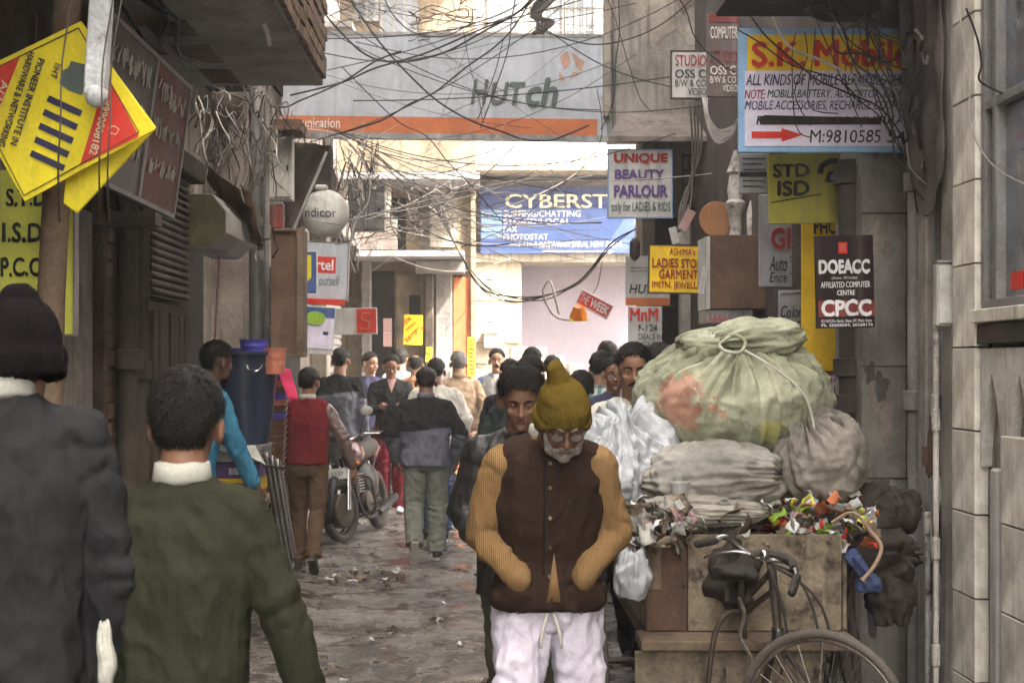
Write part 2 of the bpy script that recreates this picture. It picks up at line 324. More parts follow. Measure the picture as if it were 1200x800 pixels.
# ---------------------------------------------------------------- ground
def gmat():
    m, t, b = new_mat('wet trodden asphalt'); N = t.nodes.new; L = t.links.new
    co = N('ShaderNodeTexCoord').outputs['Object']
    def nz(s, d=6, r=.6, dist=0):
        n = N('ShaderNodeTexNoise'); n.inputs['Scale'].default_value = s; n.inputs['Detail'].default_value = d; n.inputs['Roughness'].default_value = r; n.inputs['Distortion'].default_value = dist
        L(co, n.inputs['Vector']); return n.outputs['Fac']
    def ramp(f, a, c, ca, cb):
        r = N('ShaderNodeValToRGB'); r.color_ramp.elements[0].position = a; r.color_ramp.elements[1].position = c
        r.color_ramp.elements[0].color = (*ca, 1); r.color_ramp.elements[1].color = (*cb, 1); L(f, r.inputs[0]); return r.outputs[0]
    base = ramp(nz(1.3, 10, .75), .4, .6, (.045,.039,.034), (.2,.18,.163))
    grit = ramp(nz(30, 8, .8), .42, .6, (.4,)*3, (1.45,)*3)
    mu = N('ShaderNodeMixRGB'); mu.blend_type = 'MULTIPLY'; mu.inputs[0].default_value = 1; L(base, mu.inputs[1]); L(grit, mu.inputs[2])
    mud = ramp(nz(3.1, 10, .75, .8), .53, .58, (0,)*3, (1,)*3)
    mx = N('ShaderNodeMixRGB'); mx.inputs[2].default_value = (.03,.022,.016, 1); L(mud, mx.inputs[0]); L(mu.outputs[0], mx.inputs[1])
    mp = N('ShaderNodeMapping'); mp.inputs['Scale'].default_value = (1, .55, 1); L(co, mp.inputs[0])
    n_ = N('ShaderNodeTexNoise'); n_.inputs['Scale'].default_value = 11; n_.inputs['Detail'].default_value = 12; n_.inputs['Roughness'].default_value = .8; n_.inputs['Distortion'].default_value = .5; L(mp.outputs[0], n_.inputs['Vector'])
    pale_glints = ramp(n_.outputs['Fac'], .54, .6, (0,)*3, (.7,)*3); m2 = N('ShaderNodeMixRGB'); m2.inputs[2].default_value = (.3,.29,.29, 1); L(pale_glints, m2.inputs[0]); L(mx.outputs[0], m2.inputs[1])  # pale flecks painted into the base colour in place of wet glints
    L(m2.outputs[0], b.inputs['Base Color'])
    wet = ramp(nz(2.4, 12, .82, .4), .46, .535, (.05,)*3, (.6,)*3); L(wet, b.inputs['Roughness'])
    b.inputs['Specular IOR Level'].default_value = .8
    bp = N('ShaderNodeBump'); bp.inputs['Distance'].default_value = .016; bs = N('ShaderNodeMapRange'); bs.inputs[1].default_value = .1; bs.inputs[2].default_value = .5; bs.inputs[3].default_value = .12; bs.inputs[4].default_value = 1; L(wet, bs.inputs[0]); L(bs.outputs[0], bp.inputs['Strength']); L(nz(20, 12, .75), bp.inputs['Height']); L(bp.outputs[0], b.inputs['Normal'])
    return m
M['ground'] = gmat()
mb = MB(); nx, ny = 84, 300
for j in range(ny + 1):
    y = -1 + 31 * j / ny
    for i in range(nx + 1):
        x = -2.6 + 5.2 * i / nx
        z = .03 * noise.noise(Vector((x*1.1, y*1.1, 0))) + .008 * noise.noise(Vector((x*4, y*4, 3))) + .004 * noise.noise(Vector((x*13, y*13, 9)))
        z -= .02 * max(0, 1 - abs(x + .9) / .4) 
        mb.v.append((x, y, z))
mb.f = [(j*(nx+1)+i, j*(nx+1)+i+1, (j+1)*(nx+1)+i+1, (j+1)*(nx+1)+i) for j in range(ny) for i in range(nx)]
tag(part('road', mb, M['ground'], smooth='all', fixn=False), kind='structure')
mb = MB(); mb.add([(-400,-400,-.07),(400,-400,-.07),(400,400,-.07),(-400,400,-.07)], [(0,1,2,3)])
tag(part('ground', mb, M['ground'], fixn=False), kind='structure')

def bx(name, mat, parent, x0, x1, y0, y1, z0, z1, bevel=0, **k):
    return part(name, MB().box(x0, x1, y0, y1, z0, z1), mat, parent, bevel=bevel, **k)
def pieces(name, mat, parent, size, spots, jit=.004, bev=.004, label=None):
    "alike pieces sharing one mesh: spots = (x, y, z, yaw)"
    me = MB().box(-size[0]/2, size[0]/2, -size[1]/2, size[1]/2, -size[2]/2, size[2]/2).mesh(name)
    if bev:
        bm = bmesh.new(); bm.from_mesh(me); bmesh.ops.recalc_face_normals(bm, faces=bm.faces); bmesh.ops.bevel(bm, geom=bm.edges[:], offset=bev, segments=1, affect='EDGES'); bm.to_mesh(me); bm.free()
    me.materials.append(mat)
    for s in spots:
        o = bpy.data.objects.new(name, me); COL.objects.link(o); o.parent = parent
        if parent.type == 'EMPTY': o.matrix_parent_inverse = Matrix.Translation(-parent.location)
        o.location = (s[0] + rnd.uniform(-jit, jit), s[1] + rnd.uniform(-jit, jit), s[2]); o.rotation_euler = (rnd.uniform(-jit, jit)*2, rnd.uniform(-jit, jit)*2, (s[3] if len(s) > 3 else 0))
        if len(s) > 4: o.scale = (s[4], 1, 1)
def pipe(name, mat, parent, pts, r, collars=(), label=None, cat=None, group=None, n=12):
    o = part(name, MB().tube(pts, r, n), mat, parent, smooth=True)
    a, b = Vector(pts[0]), Vector(pts[-1])
    for t in collars:
        c = a.lerp(b, t); d = (b - a).normalized()
        part('collar', MB().tube([c - d*.05, c - d*.045, c + d*.045, c + d*.05], [r*1.05, r*1.45, r*1.5, r*1.1], n), mat, o, smooth=True)
    if label: tag(o, label, cat, group)
    return o
def window(parent, x0, x1, y, z0, z1, fr=.05, frame='iron_grey', nv=2, nh=2, depth=.1):
    "window in a wall that faces the camera: recess, frame, mullions and glass"
    f = MB(); f.box(x0-fr, x0, y-.03, y+.05, z0-fr, z1+fr).box(x1, x1+fr, y-.03, y+.05, z0-fr, z1+fr).box(x0, x1, y-.03, y+.05, z1, z1+fr).box(x0, x1, y-.03, y+.05, z0-fr, z0)
    for i in range(1, nv): x = x0 + (x1-x0)*i/nv; f.box(x-.015, x+.015, y-.02, y+.02, z0, z1)
    for i in range(1, nh): z = z0 + (z1-z0)*i/nh; f.box(x0, x1, y-.016, y+.016, z-.015, z+.015)
    w_ = part('window', f, M[frame], parent)
    bx('pane', M['glass'], w_, x0, x1, y-.008, y-.002, z0, z1)
    return w_

# ---------------------------------------------------------------- left, near: dark house with the cement balcony
WL = -1.75
b1 = thing('house', 'dark sooty house front on the left with a brick-edged cement balcony above', 'house', (WL, 6, 0))
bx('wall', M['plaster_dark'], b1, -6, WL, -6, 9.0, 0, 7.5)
bx('panel', M['plaster_grey'], b1, WL, WL+.03, 6.42, 6.86, 0, 2.35, bevel=.004)
bx('door_post', M['wood_dark'], b1, WL, WL+.06, 6.95, 7.02, 0, 2.6, bevel=.005)
pieces('brick', M['brick'], b1, (.05, .1, .07), [(WL+.03, 7.1, .06+.082*k) for k in range(34)], jit=.006)
for (yy, r, zt) in ((7.32, .052, 3.2), (7.62, .035, 3.1), (7.78, .028, 3.1)):
    p = pipe('drain_pipe', M['pipe_brown'], b1, [(WL+r+.03, yy, 0), (WL+r+.03, yy, zt)], r, (.53, .97))
bx('lintel', M['wood_dark'], b1, WL, WL+.16, 7.9, 8.98, 2.72, 2.84, bevel=.01)
sh = bx('roller_shutter', M['shutter'], b1, WL, WL+.04, 7.92, 8.96, 2.03, 2.72)
slat = MB(); 
for i in range(6):
    a = math.pi * i / 5
    slat.v += [(.032*math.sin(a), -.51, .02*math.cos(a)), (.032*math.sin(a), .51, .02*math.cos(a))]
slat.f = [(2*i, 2*i+2, 2*i+3, 2*i+1) for i in range(5)] + [(0,1,11,10)]
sm = slat.mesh('shutter_slat'); sm.materials.append(M['shutter'])
for k in range(17):
    o = bpy.data.objects.new('shutter_slat', sm); COL.objects.link(o); o.parent = sh; o.location = (WL+.042, 8.44 + rnd.uniform(-.01,.01), 2.06 + k*.041)
dr = bx('door', M['wood_dark'], b1, WL, WL+.05, 7.92, 8.96, 0, 2.0, bevel=.006)
pieces('plank', M['wood_dark'], dr, (.03, .12, 1.9), [(WL+.065, 8.0+.135*k, 1.0) for k in range(7)])
bx('skirting_beam', M['iron_dark'], b1, WL, WL+.3, 6.9, 7.05, 2.3, 2.36)
bal = bx('balcony', M['slab'], b1, WL, -.905, 3.0, 9.0, 3.3, 4.25, bevel=.01)
spots = []
for r_ in range(12):
    y = 6.1 + (.11 if r_ % 2 else 0)
    while y < 8.9: spots.append((-.892, y, 3.345 + r_*.078)); y += .22
pieces('brick', M['brick'], bal, (.03, .2, .066), spots, jit=.005)
for (px, py, sx, sy) in ((200,33,.21,.17), (233,63,.2,.22), (190,58,.2,.12), (175,24,.2,.1), (258,89,.17,.2)):
    D = 1.62*1800/(425-py)
    bx('plaster_scar', M['brick'], bal, X(px,D)-sx/2, X(px,D)+sx/2, D-sy, D+sy, 3.292, 3.306, bevel=.004)
pts = spline([(-1.02, 7.3, 3.29), (-1.0, 7.31, 3.24), (-.99, 7.3, 3.18)], 4)
part('plaster_drip', MB().tube(pts, [.012]*8+[.003], 6), M['plaster_white'], bal, smooth=True)
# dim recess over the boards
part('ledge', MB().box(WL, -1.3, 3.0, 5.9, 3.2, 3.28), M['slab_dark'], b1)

# ---------------------------------------------------------------- left, second: cream plaster shop with cables
W2 = -2.2
b2 = thing('shop_building', 'cream stained plaster shop building under a tangle of cables, left side', 'building', (W2, 11, 0))
bx('wall', M['plaster_cream'], b2, -6, W2, 9.0, 12.7, 0, 7.5)
bx('pilaster', M['plaster_cream'], b2, W2, W2+.2, 9.9, 10.15, 2.6, 9)
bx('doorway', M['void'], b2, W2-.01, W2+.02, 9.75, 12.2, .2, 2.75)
bx('shutter_panel', M['iron_grey'], b2, W2, W2+.16, 9.35, 9.62, .1, 2.65, bevel=.004)
bx('door_frame', M['wood_mid'], b2, W2, W2+.2, 9.68, 9.76, 0, 2.7)
bx('chajja', M['slab_dark'], b2, W2, W2+.35, 9.1, 12.6, 3.9, 4.0)
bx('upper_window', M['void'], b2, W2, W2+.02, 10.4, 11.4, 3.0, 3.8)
# ---------------------------------------------------------------- left, third
b3 = thing('shop_building', 'far left sooty shop row with rolled shutters behind the hanging signs', 'building', (-1.8, 16, 0))
bx('wall', M['plaster_taupe'], b3, -6, -1.8, 12.7, 20.0, 0, 8.0)
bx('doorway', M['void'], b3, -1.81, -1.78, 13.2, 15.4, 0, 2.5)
g = bx('roller_shutter', M['shutter_grey'], b3, -1.8, -1.74, 17.2, 19.4, 0, 2.45)
pieces('shutter_slat', M['shutter_grey'], g, (.03, 2.16, .07), [(-1.735, 18.3, .06+.085*k) for k in range(28)], bev=.012, jit=.002)
bx('pillar', M['plaster_cream'], b3, -1.8, -1.62, 16.5, 16.9, 0, 3.1, bevel=.01)
bx('fascia', M['plaster_grey'], b3, -1.8, -1.5, 16.4, 19.9, 3.1, 3.25, bevel=.01)
for yy in (13.4, 15.2, 17.8):
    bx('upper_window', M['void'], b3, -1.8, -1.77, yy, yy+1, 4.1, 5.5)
    bx('sunshade', M['slab'], b3, -1.8, -1.45, yy-.1, yy+1.1, 5.55, 5.62)

# ---------------------------------------------------------------- corner building where the lane turns
DC = 20.5
b4 = thing('corner_building', 'tan corner building with pillars, an orange door and shutters where the lane bends', 'building', (-1, DC, 0))
xr = X(557, DC)
bx('wall', M['plaster_tan'], b4, -6, xr, DC, 23.9, 0, 9.4)
def front(name, mat, px0, px1, py0, py1, d0, d1, D=DC, parent=b4, **k):
    return bx(name, M[mat], parent, X(px0, D), X(px1, D), D-d1, D-d0, Z(py1, D), Z(py0, D), **k)
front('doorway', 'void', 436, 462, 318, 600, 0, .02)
front('door_panel', 'plaster_tan', 464, 498, 322, 600, 0, .06, bevel=.01)
front('vent_window', 'void', 480, 493, 346, 398, .06, .075)
front('pillar', 'plaster_dark', 498, 509, 300, 600, 0, .3, bevel=.02)
front('pillar', 'plaster_grey', 510, 530, 318, 600, 0, .18, bevel=.02)
front('door', 'orange', 531, 552, 325, 600, 0, .05, bevel=.01)
front('pillar', 'plaster_tan', 552, 557, 200, 600, 0, .1)
front('pillar', 'plaster_grey', 424, 436, 300, 600, 0, .2, bevel=.02)
front('canopy_slab', 'slab', 418, 545, 300, 307, 0, 1.0, bevel=.01)
front('canopy_slab', 'plaster_grey', 488, 545, 308, 322, 0, .5, bevel=.01)
front('balcony_floor', 'slab', 405, 562, 214, 222, 0, 1.1, bevel=.01)
bal4 = front('balcony_wall', 'plaster_tan', 405, 533, 165, 213, 1.0, 1.08)
front('upper_door', 'void', 455, 476, 232, 292, 0, .02); front('upper_door', 'plaster_grey', 432, 452, 228, 292, 0, .03)
front('upper_pier', 'plaster_cream', 504, 535, 222, 290, 0, .12)
front('parapet', 'plaster_taupe', 400, 470, 262, 299, .92, 1.0)
for px in (408, 424, 440, 456): front('baluster', 'plaster_cream', px, px+7, 222, 262, .9, 1.0)
window(b4, X(420, DC), X(440, DC), DC-.05, Z(22, DC), Z(-40, DC)); window(b4, X(450, DC), X(486, DC), DC-.05, Z(40, DC), Z(-40, DC), nv=3)
front('roof_slab', 'plaster_cream', 395, 562, -70, -60, 0, .6)
# ---------------------------------------------------------------- building across the end of the lane
DE = 24.0
b5 = thing('end_building', 'pale sunlit building closing the end of the lane beneath the blue cyber sign', 'building', (2, DE, 0))
bx('wall', M['plaster_white'], b5, -5, 9, DE+.9, DE+4, 3.3, 10.5)
bx('lilac_wall', M['plaster_lilac'], b5, X(612,DE), 9, DE+.9, DE+1.2, 0, 3.3)
st = bx('stone_wall', M['stone_block'], b5, -5, X(612,DE)-.012, DE+.012, DE+.9, 0, 3.3)
bl = []
for r_ in range(10):
    x = X(612, DE) - .26 - (.25 if r_ % 2 else 0)
    while x > -1.3: bl.append((x, DE, .17+.33*r_)); x -= .5
pieces('stone_block', M['stone_block'], st, (.49, .06, .32), bl, jit=.006, bev=.008)
front('sill_band', 'plaster_cream', 480, 800, 297, 308, -.9, .12, D=DE, parent=b5, bevel=.01)
front('sign_wall', 'plaster_taupe', 450, 760, 211, 297, -.9, 0, D=DE, parent=b5)
front('sunshade_slab', 'plaster_cream', 440, 765, 199, 207, -.9, .75, D=DE, parent=b5, bevel=.01)
front('upper_wall', 'plaster_white', 450, 800, 90, 199, -.9, 0, D=DE, parent=b5)
for p0, p1 in ((628,662), (668,700)):
    window(b5, X(p0,DE), X(p1,DE), DE+.86, Z(48,DE), Z(-30,DE), nv=3, nh=3)
window(b5, X(575,DE), X(606,DE), DE+.86, Z(20,DE), Z(-40,DE))
front('balcony_slab', 'plaster_cream', 560, 740, 50, 58, -.9, .6, D=DE, parent=b5)
rail = front('railing', 'iron_dark', 630, 740, 18, 20, .5, .54, D=DE, parent=b5)
pieces('rail_bar', M['iron_dark'], rail, (.015, .015, .42), [(X(632,DE)+.1*k, DE-.52, Z(36,DE)) for k in range(15)], bev=0)
front('upper_panel', 'plaster_lilac', 540, 562, -40, 50, -.88, -.8, D=DE, parent=b5)
# meter box on the sunlit stone wall and notice strip
mbx = thing('meter_box', 'pale meter box fixed to the sunlit stone wall beside the orange door', 'meter box', P(575, 400, DE-.02))
front('box', 'stone_block', 567, 583, 391, 408, .03, .18, D=DE, parent=mbx, bevel=.01); front('lid', 'plaster_cream', 566, 584, 389, 391, .03, .21, D=DE, parent=mbx)
# heap of loose masonry
hp = thing('masonry_heap', 'heap of pale loose stone blocks against the lilac wall', 'rubble heap', (2, 23.3, 0))
for r_ in range(15):
    z = .11 + r_*.125; x = X(606, 23.3)
    lim = X(612, 23.3) + (2.05 - z) / .95 * 2.0 if z > 1.1 else 3.6
    sp = []
    while x < lim: sp.append((x + rnd.uniform(0,.04), 23.3 + rnd.uniform(-.05,.05), z, rnd.uniform(-.12,.12), rnd.uniform(.8,1.05))); x += .29
    if sp: pieces('stone_block', M['stone_block'], hp, (.27, .3, .118), sp, jit=.008, bev=.012)
# distant block behind, left of the lane and right
b6 = thing('distant_building', 'whitewashed upper storeys seen over the corner building', 'building', (-2, 34, 0))
bx('wall', M['plaster_white'], b6, -9, 1.2, 34, 40, 0, 12.5)
for k in range(4): window(b6, -6.5+1.9*k, -5.6+1.9*k, 33.97, 8.2, 9.6, nv=2)
# ---------------------------------------------------------------- right, studio building sticking out into the lane
DS = 13.5
b7 = thing('studio_building', 'grey cement building jutting into the lane over the beauty parlour sign', 'building', (1.8, 15, 0))
bx('upper_wall', M['plaster_grey'], b7, X(722,DS), 5.2, DS, 14.6, 3.75, 13, bevel=.015)
bx('lower_wall', M['plaster_taupe'], b7, 1.5, 5.2, DS+.5, 14.6, 0, 3.75)
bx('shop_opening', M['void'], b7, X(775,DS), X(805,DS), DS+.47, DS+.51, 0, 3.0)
bx('jamb', M['plaster_white'], b7, X(803,DS), X(815,DS), DS+.3, DS+.5, 0, 3.1, bevel=.01)
bx('upper_pipe_chase', M['plaster_cream'], b7, X(719,DS)-.06, X(719,DS)-.002, DS+.3, DS+.42, 3.9, 9.5)
aw = MB(); y0, y1 = DS, DS-.75
A = [(X(728,DS), DS, Z(133,DS)), (X(866,DS), DS, Z(133,DS)), (X(866,DS), y1, Z(170,DS)-.03), (X(713,y1), y1, Z(170,DS)-.03)]
aw.poly(A, (0, 0, -.05)); part('awning', aw, M['plaster_taupe'], b7, bevel=.005)
gr = MB()
for k in range(7): gr.box(X(800,DS)+.055*k, X(800,DS)+.055*k+.012, DS+.02, DS+.04, Z(235,DS), Z(180,DS))
for k in range(4): gr.box(X(800,DS), X(800,DS)+.36, DS+.015, DS+.045, Z(235,DS)+.13*k, Z(235,DS)+.13*k+.015)
part('window_grille', gr, M['iron_dark'], b7)
for z in (5.4, 7.0): bx('floor_band', M['plaster_cream'], b7, X(722,DS)-.04, 5.2, DS-.05, 14.65, z, z+.1, bevel=.01)
# ---------------------------------------------------------------- right row up to the pebble-dashed pillar
WR = 2.1
b8 = thing('house', 'sooty house on the right behind the hanging boards, with a pebble-dashed grey pillar', 'house', (WR, 10, 0))
bx('wall', M['plaster_taupe'], b8, WR+.16, 6, 7.62, 13.45, 0, 14)
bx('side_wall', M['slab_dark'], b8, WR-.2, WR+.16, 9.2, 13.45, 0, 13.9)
pil = bx('pillar', M['granite_chip'], b8, X(1010,8), X(1063,8), 8.0, 8.6, 0, 9.0, bevel=.006)
for py in (429, 250, 560): bx('joint_strip', M['iron_dark'], pil, X(1010,8)+.001, X(1063,8)-.001, 7.994, 8.02, Z(py,8)-.004, Z(py,8)+.004)
bx('overhang_slab', M['slab_dark'], b8, X(838,8.4), WR+.2, 6.7, 8.4, 3.57, 3.8, bevel=.01)
part('soffit_lump', MB().lathe([(.19,0),(.2,-.05),(.14,-.09),(.0,-.1)], (1.9, 8.0, 3.57), 14), M['pipe_brown'], b8)
# grey pilaster strip with barred opening
b9 = thing('house', 'narrow smooth grey house front with a tall barred opening on the right', 'house', (WR, 7.2, 0))
bx('wall', M['plaster_taupe'], b9, WR+.12, 6, 6.74, 7.62, 0, 14)
bx('pier', M['plaster_grey'], b9, WR+.0, WR+.12, 7.2, 7.34, 0, 9.4, bevel=.01)
bx('pier', M['plaster_grey'], b9, WR-.02, WR+.12, 6.74, 6.9, 0, 9.4, bevel=.01)
bx('apron_wall', M['plaster_grey'], b9, WR, WR+.12, 6.9, 7.2, 0, Z(522,7.1), bevel=.01)
bx('backing', M['void'], b9, WR+.09, WR+.12, 6.9, 7.28, 1.2, 3.4)
bx('tile_apron', M['brick'], b9, WR-.006, WR, 6.93, 7.25, Z(545,7.1), Z(524,7.1))
pieces('window_bar', M['pipe_grey'], b9, (.016, .016, 1.7), [(WR+.05, 6.93+.05*k, 2.13) for k in range(6)], bev=0)
for z in (1.55, 2.05, 2.55): bx('cross_bar', M['pipe_grey'], b9, WR+.045, WR+.055, 6.9, 7.28, z, z+.02)
pipe('conduit', M['pipe_grey'], b9, [(2.145, 7.52, 0), (2.145, 7.52, 3.56)], .042, (.42, .72))
pipe('water_pipe', M['pipe_white'], b9, [(WR-.06, 6.84, 0), (WR-.06, 6.84, 1.9)], .013, (.2, .45, .75), n=8)
pipe('water_pipe', M['pipe_white'], b9, [(WR-.05, 7.0, 0), (WR-.05, 7.0, .98)], .012, (.97,), n=8)
tr = MB(); n_ = 9
for i in range(n_+1):
    t = i/n_
    for j in range(14):
        z = 3.56 - 1.25*(j/13)*(1-.45*abs(t-.35)); tr.v.append((WR-.04-.03*math.sin(i*2.2)-.04*noise.noise(Vector((i*.7,j*.4,2))), 6.78+.62*t, z))
tr.f = [(i*14+j, i*14+j+1, (i+1)*14+j+1, (i+1)*14+j) for i in range(n_) for j in range(13)]
tp = tag(part('tarpaulin', tr, M['slab_dark'], smooth=True), 'sooty brown tarpaulin rag hanging from the slab beside the marble front', 'tarpaulin'); s_ = tp.modifiers.new('solid', 'SOLIDIFY'); s_.thickness = .006
tp.modifiers.new('sub','SUBSURF').render_levels = 1
# marble-faced shop at the right edge
b10 = thing('marble_house', 'house faced with cream marble slabs at the right edge, with a steel window', 'house', (WR, 5.5, 0))
bx('wall', M['plaster_taupe'], b10, WR+.05, 6, -6, 6.74, 0, 9)
zs = Z(385, 6.4)
sp = []; 
for k in range(26): sp.append((WR+.0, 6.55, .17+.35*k))
pieces('marble_slab', M['marble'], b10, (.06, .3, .343), sp, jit=.0015, bev=.003)
pieces('marble_slab', M['marble'], b10, (.06, .3, .343), [(WR+.0, 5.93, .17+.35*k) for k in range(4)] + [(WR, 5.25, .17+.35*k) for k in range(5)], jit=.0015, bev=.003)
bx('channel', M['plaster_grey'], b10, WR+.03, WR+.05, 6.08, 6.4, 0, 1.24); bx('half_pillar', M['white_old'], b10, WR-.005, WR+.04, 6.2, 6.29, 0, 1.25, bevel=.01)
def arch(y0, y1, yc, hw, zb, za, z1):
    pts = [(WR-.01, y0, zb), (WR-.01, yc-hw, zb)]
    for k in range(0, 11):
        t = k/10; pts.append((WR-.01, yc - hw*(1-t**1.8), zb + (za-zb)*t))
    for k in range(9, -1, -1):
        t = k/10; pts.append((WR-.01, yc + hw*(1-t**1.8), zb + (za-zb)*t))
    pts += [(WR-.01, y1, zb), (WR-.01, y1, z1), (WR-.01, y0, z1)]
    out = []
    for p in pts:
        if not out or (Vector(p)-Vector(out[-1])).length > 1e-4: out.append(p)
    return out
part('arched_panel', MB().poly(arch(6.09, 6.39, 6.25, .125, 1.25, 1.64, 1.74), (.045,0,0)), M['plaster_white'], b10)
part('arched_panel', MB().poly(arch(5.78, 6.08, 5.93, .125, 1.25, 1.64, 1.74), (.045,0,0)), M['plaster_white'], b10)
bx('niche_back', M['plaster_grey'], b10, WR+.036, WR+.048, 5.5, 6.4, 1.24, 1.74)
bx('granite_band', M['iron_dark'], b10, WR-.025, WR+.04, 3.0, 6.39, 1.76, 1.84, bevel=.003); bx('sill', M['marble'], b10, WR-.05, WR+.04, 3.0, 6.39, 1.845, 1.90, bevel=.004)
wf = MB()
for y in (6.36, 6.22, 5.3, 4.5): wf.box(WR-.01, WR+.06, y-.02, y+.02, 1.9, 9)
for z in (1.9, 2.72, 3.7): wf.box(WR-.008, WR+.058, 4.4, 6.38, z, z+.04)
wf.box(WR+.012, WR+.03, 6.27, 6.3, 1.94, 2.72)
wfo = part('window', wf, M['iron_grey'], b10, bevel=.003); bx('pane', M['glass'], wfo, WR+.032, WR+.038, 4.4, 6.36, 1.94, 9)
bx('sticker', M['red'], wfo, WR+.026, WR+.030, 6.0, 6.13, 1.97, 2.04)

# ---------------------------------------------------------------- peeled and patched plaster
prr = random.Random(21)
def patch(parent, mat, c, u, v, n, ru, rv, th=.005):
    c, u, v, n = Vector(c), Vector(u), Vector(v), Vector(n); k = 16; pts = []; sd_ = prr.uniform(0, 99)
    for i in range(k):
        a = 2*math.pi*i/k; r = 1 + .9*noise.noise(Vector((math.cos(a)*1.4, math.sin(a)*1.4, sd_))); pts.append(c + u*ru*r*math.cos(a) + v*rv*r*math.sin(a) - n*.002)
    return part('plaster_patch', MB().poly(pts, n*(th+.002+prr.uniform(0,.004))), M[mat], parent)
for i in range(22): patch(b1, prr.choice(['plaster_grey','rust','plaster_taupe','brick','slab_dark']), (WL, prr.uniform(5.4,9.0) if i % 2 else prr.uniform(5.6,7.9), prr.uniform(.2,2.9)), (0,1,0), (0,0,1), (1,0,0), prr.uniform(.04,.16), prr.uniform(.06,.25))
for i in range(26): patch(b9, prr.choice(['plaster_cream','plaster_taupe','slab_dark','plaster_white','rust']), (WR-.0005, prr.uniform(6.92,7.18), prr.uniform(.1,1.5)), (0,1,0), (0,0,1), (-1,0,0), prr.uniform(.015,.06), prr.uniform(.03,.16), .003)
for i in range(12): patch(pil, prr.choice(['plaster_cream','plaster_taupe','slab_dark']), (prr.uniform(X(1018,8),X(1056,8)), 8.0, prr.uniform(.3,2.9)), (1,0,0), (0,0,1), (0,-1,0), prr.uniform(.01,.04), prr.uniform(.02,.14), .003)
for i in range(16): patch(b2, prr.choice(['plaster_taupe','brick','plaster_tan','slab_dark']), (W2, prr.uniform(9.3,12.6), prr.uniform(2.5,4.5)), (0,1,0), (0,0,1), (1,0,0), prr.uniform(.06,.25), prr.uniform(.05,.3))
for i in range(14): patch(b3, prr.choice(['plaster_cream','plaster_grey','brick','slab_dark']), (-1.8, prr.uniform(12.9,19.8), prr.uniform(2.6,5)), (0,1,0), (0,0,1), (1,0,0), prr.uniform(.1,.35), prr.uniform(.08,.35))
for i in range(14): patch(b4, prr.choice(['plaster_cream','plaster_taupe','slab_dark']), (prr.uniform(-1.9,-.1), DC, prr.uniform(3.3,6.5)), (1,0,0), (0,0,1), (0,-1,0), prr.uniform(.06,.25), prr.uniform(.05,.3))
for i in range(12): patch(b7, prr.choice(['plaster_cream','plaster_taupe','slab_dark']), (prr.uniform(1.3,2.6), DS, prr.uniform(3.9,5.3)), (1,0,0), (0,0,1), (0,-1,0), prr.uniform(.04,.18), prr.uniform(.05,.25))
# ---------------------------------------------------------------- people
def voxel(mb, name, size, smooth=4, fac=.5):
    me = mb.mesh(name)
    bm = bmesh.new(); bm.from_mesh(me); bmesh.ops.recalc_face_normals(bm, faces=bm.faces); bm.to_mesh(me); bm.free()
    o = bpy.data.objects.new('tmp', me); COL.objects.link(o)
    r = o.modifiers.new('r', 'REMESH'); r.mode = 'VOXEL'; r.voxel_size = size
    if smooth: s = o.modifiers.new('s', 'SMOOTH'); s.iterations = smooth; s.factor = fac
    dg = bpy.context.evaluated_depsgraph_get(); out = bpy.data.meshes.new_from_object(o.evaluated_get(dg)); out.name = name
    bpy.data.objects.remove(o); bpy.data.meshes.remove(me); return out
def displace(me, fn):
    nr = [v.normal.copy() for v in me.vertices]
    for v, n in zip(me.vertices, nr):
        r = fn(v.co, n)
        if isinstance(r, Vector): v.co = v.co + r
        elif r: v.co = v.co + n * r
    me.update()
def folds(seed, amp, joints=(), drape=.5, fs=7):
    "cloth folds: rings of creases near the joints, long drapes elsewhere"
    sv = Vector((seed*3.1, seed*1.7, seed*.9))
    def fn(p, n):
        q = Vector((p.x*fs, p.y*fs, p.z*fs*drape)) + sv
        a = noise.noise(q); r = (1 - abs(a)*2.4)
        d = amp * .75 * (r*abs(r)) + amp*.5*noise.noise(q*2.6) + amp*.45*(.6-abs(noise.noise(Vector((p.x*13+p.z*5,p.y*13,p.z*8-p.x*4))+sv*2))*2.8) + amp*.2*(.5-abs(noise.noise(Vector((p.x*30,p.y*30,p.z*17+p.x*12))+sv))*2.6)
        for (c, ax, rad, per, k) in joints:
            t = (p - c).dot(ax); dd = (p - c).length
            if dd < rad*2.4:
                g = math.exp(-(dd/rad)**2)
                ph = t/(per*1.5)*6.28 + 6.5*noise.noise(p*7 + sv) + 2.2*noise.noise(p*19 + sv)
                d += amp*k*g*(abs(math.sin(ph*.5))*1.5-.8)*(.55+.9*noise.noise(p*6.5+sv))
        return d
    return fn
def head_mx(pos, yaw, pitch, roll=0):
    piv = Vector((0, -.02, -.08))
    return Matrix.Translation(Vector(pos)+piv) @ Euler((R(pitch), R(roll), R(yaw)), 'XYZ').to_matrix().to_4x4() @ Matrix.Translation(-piv)
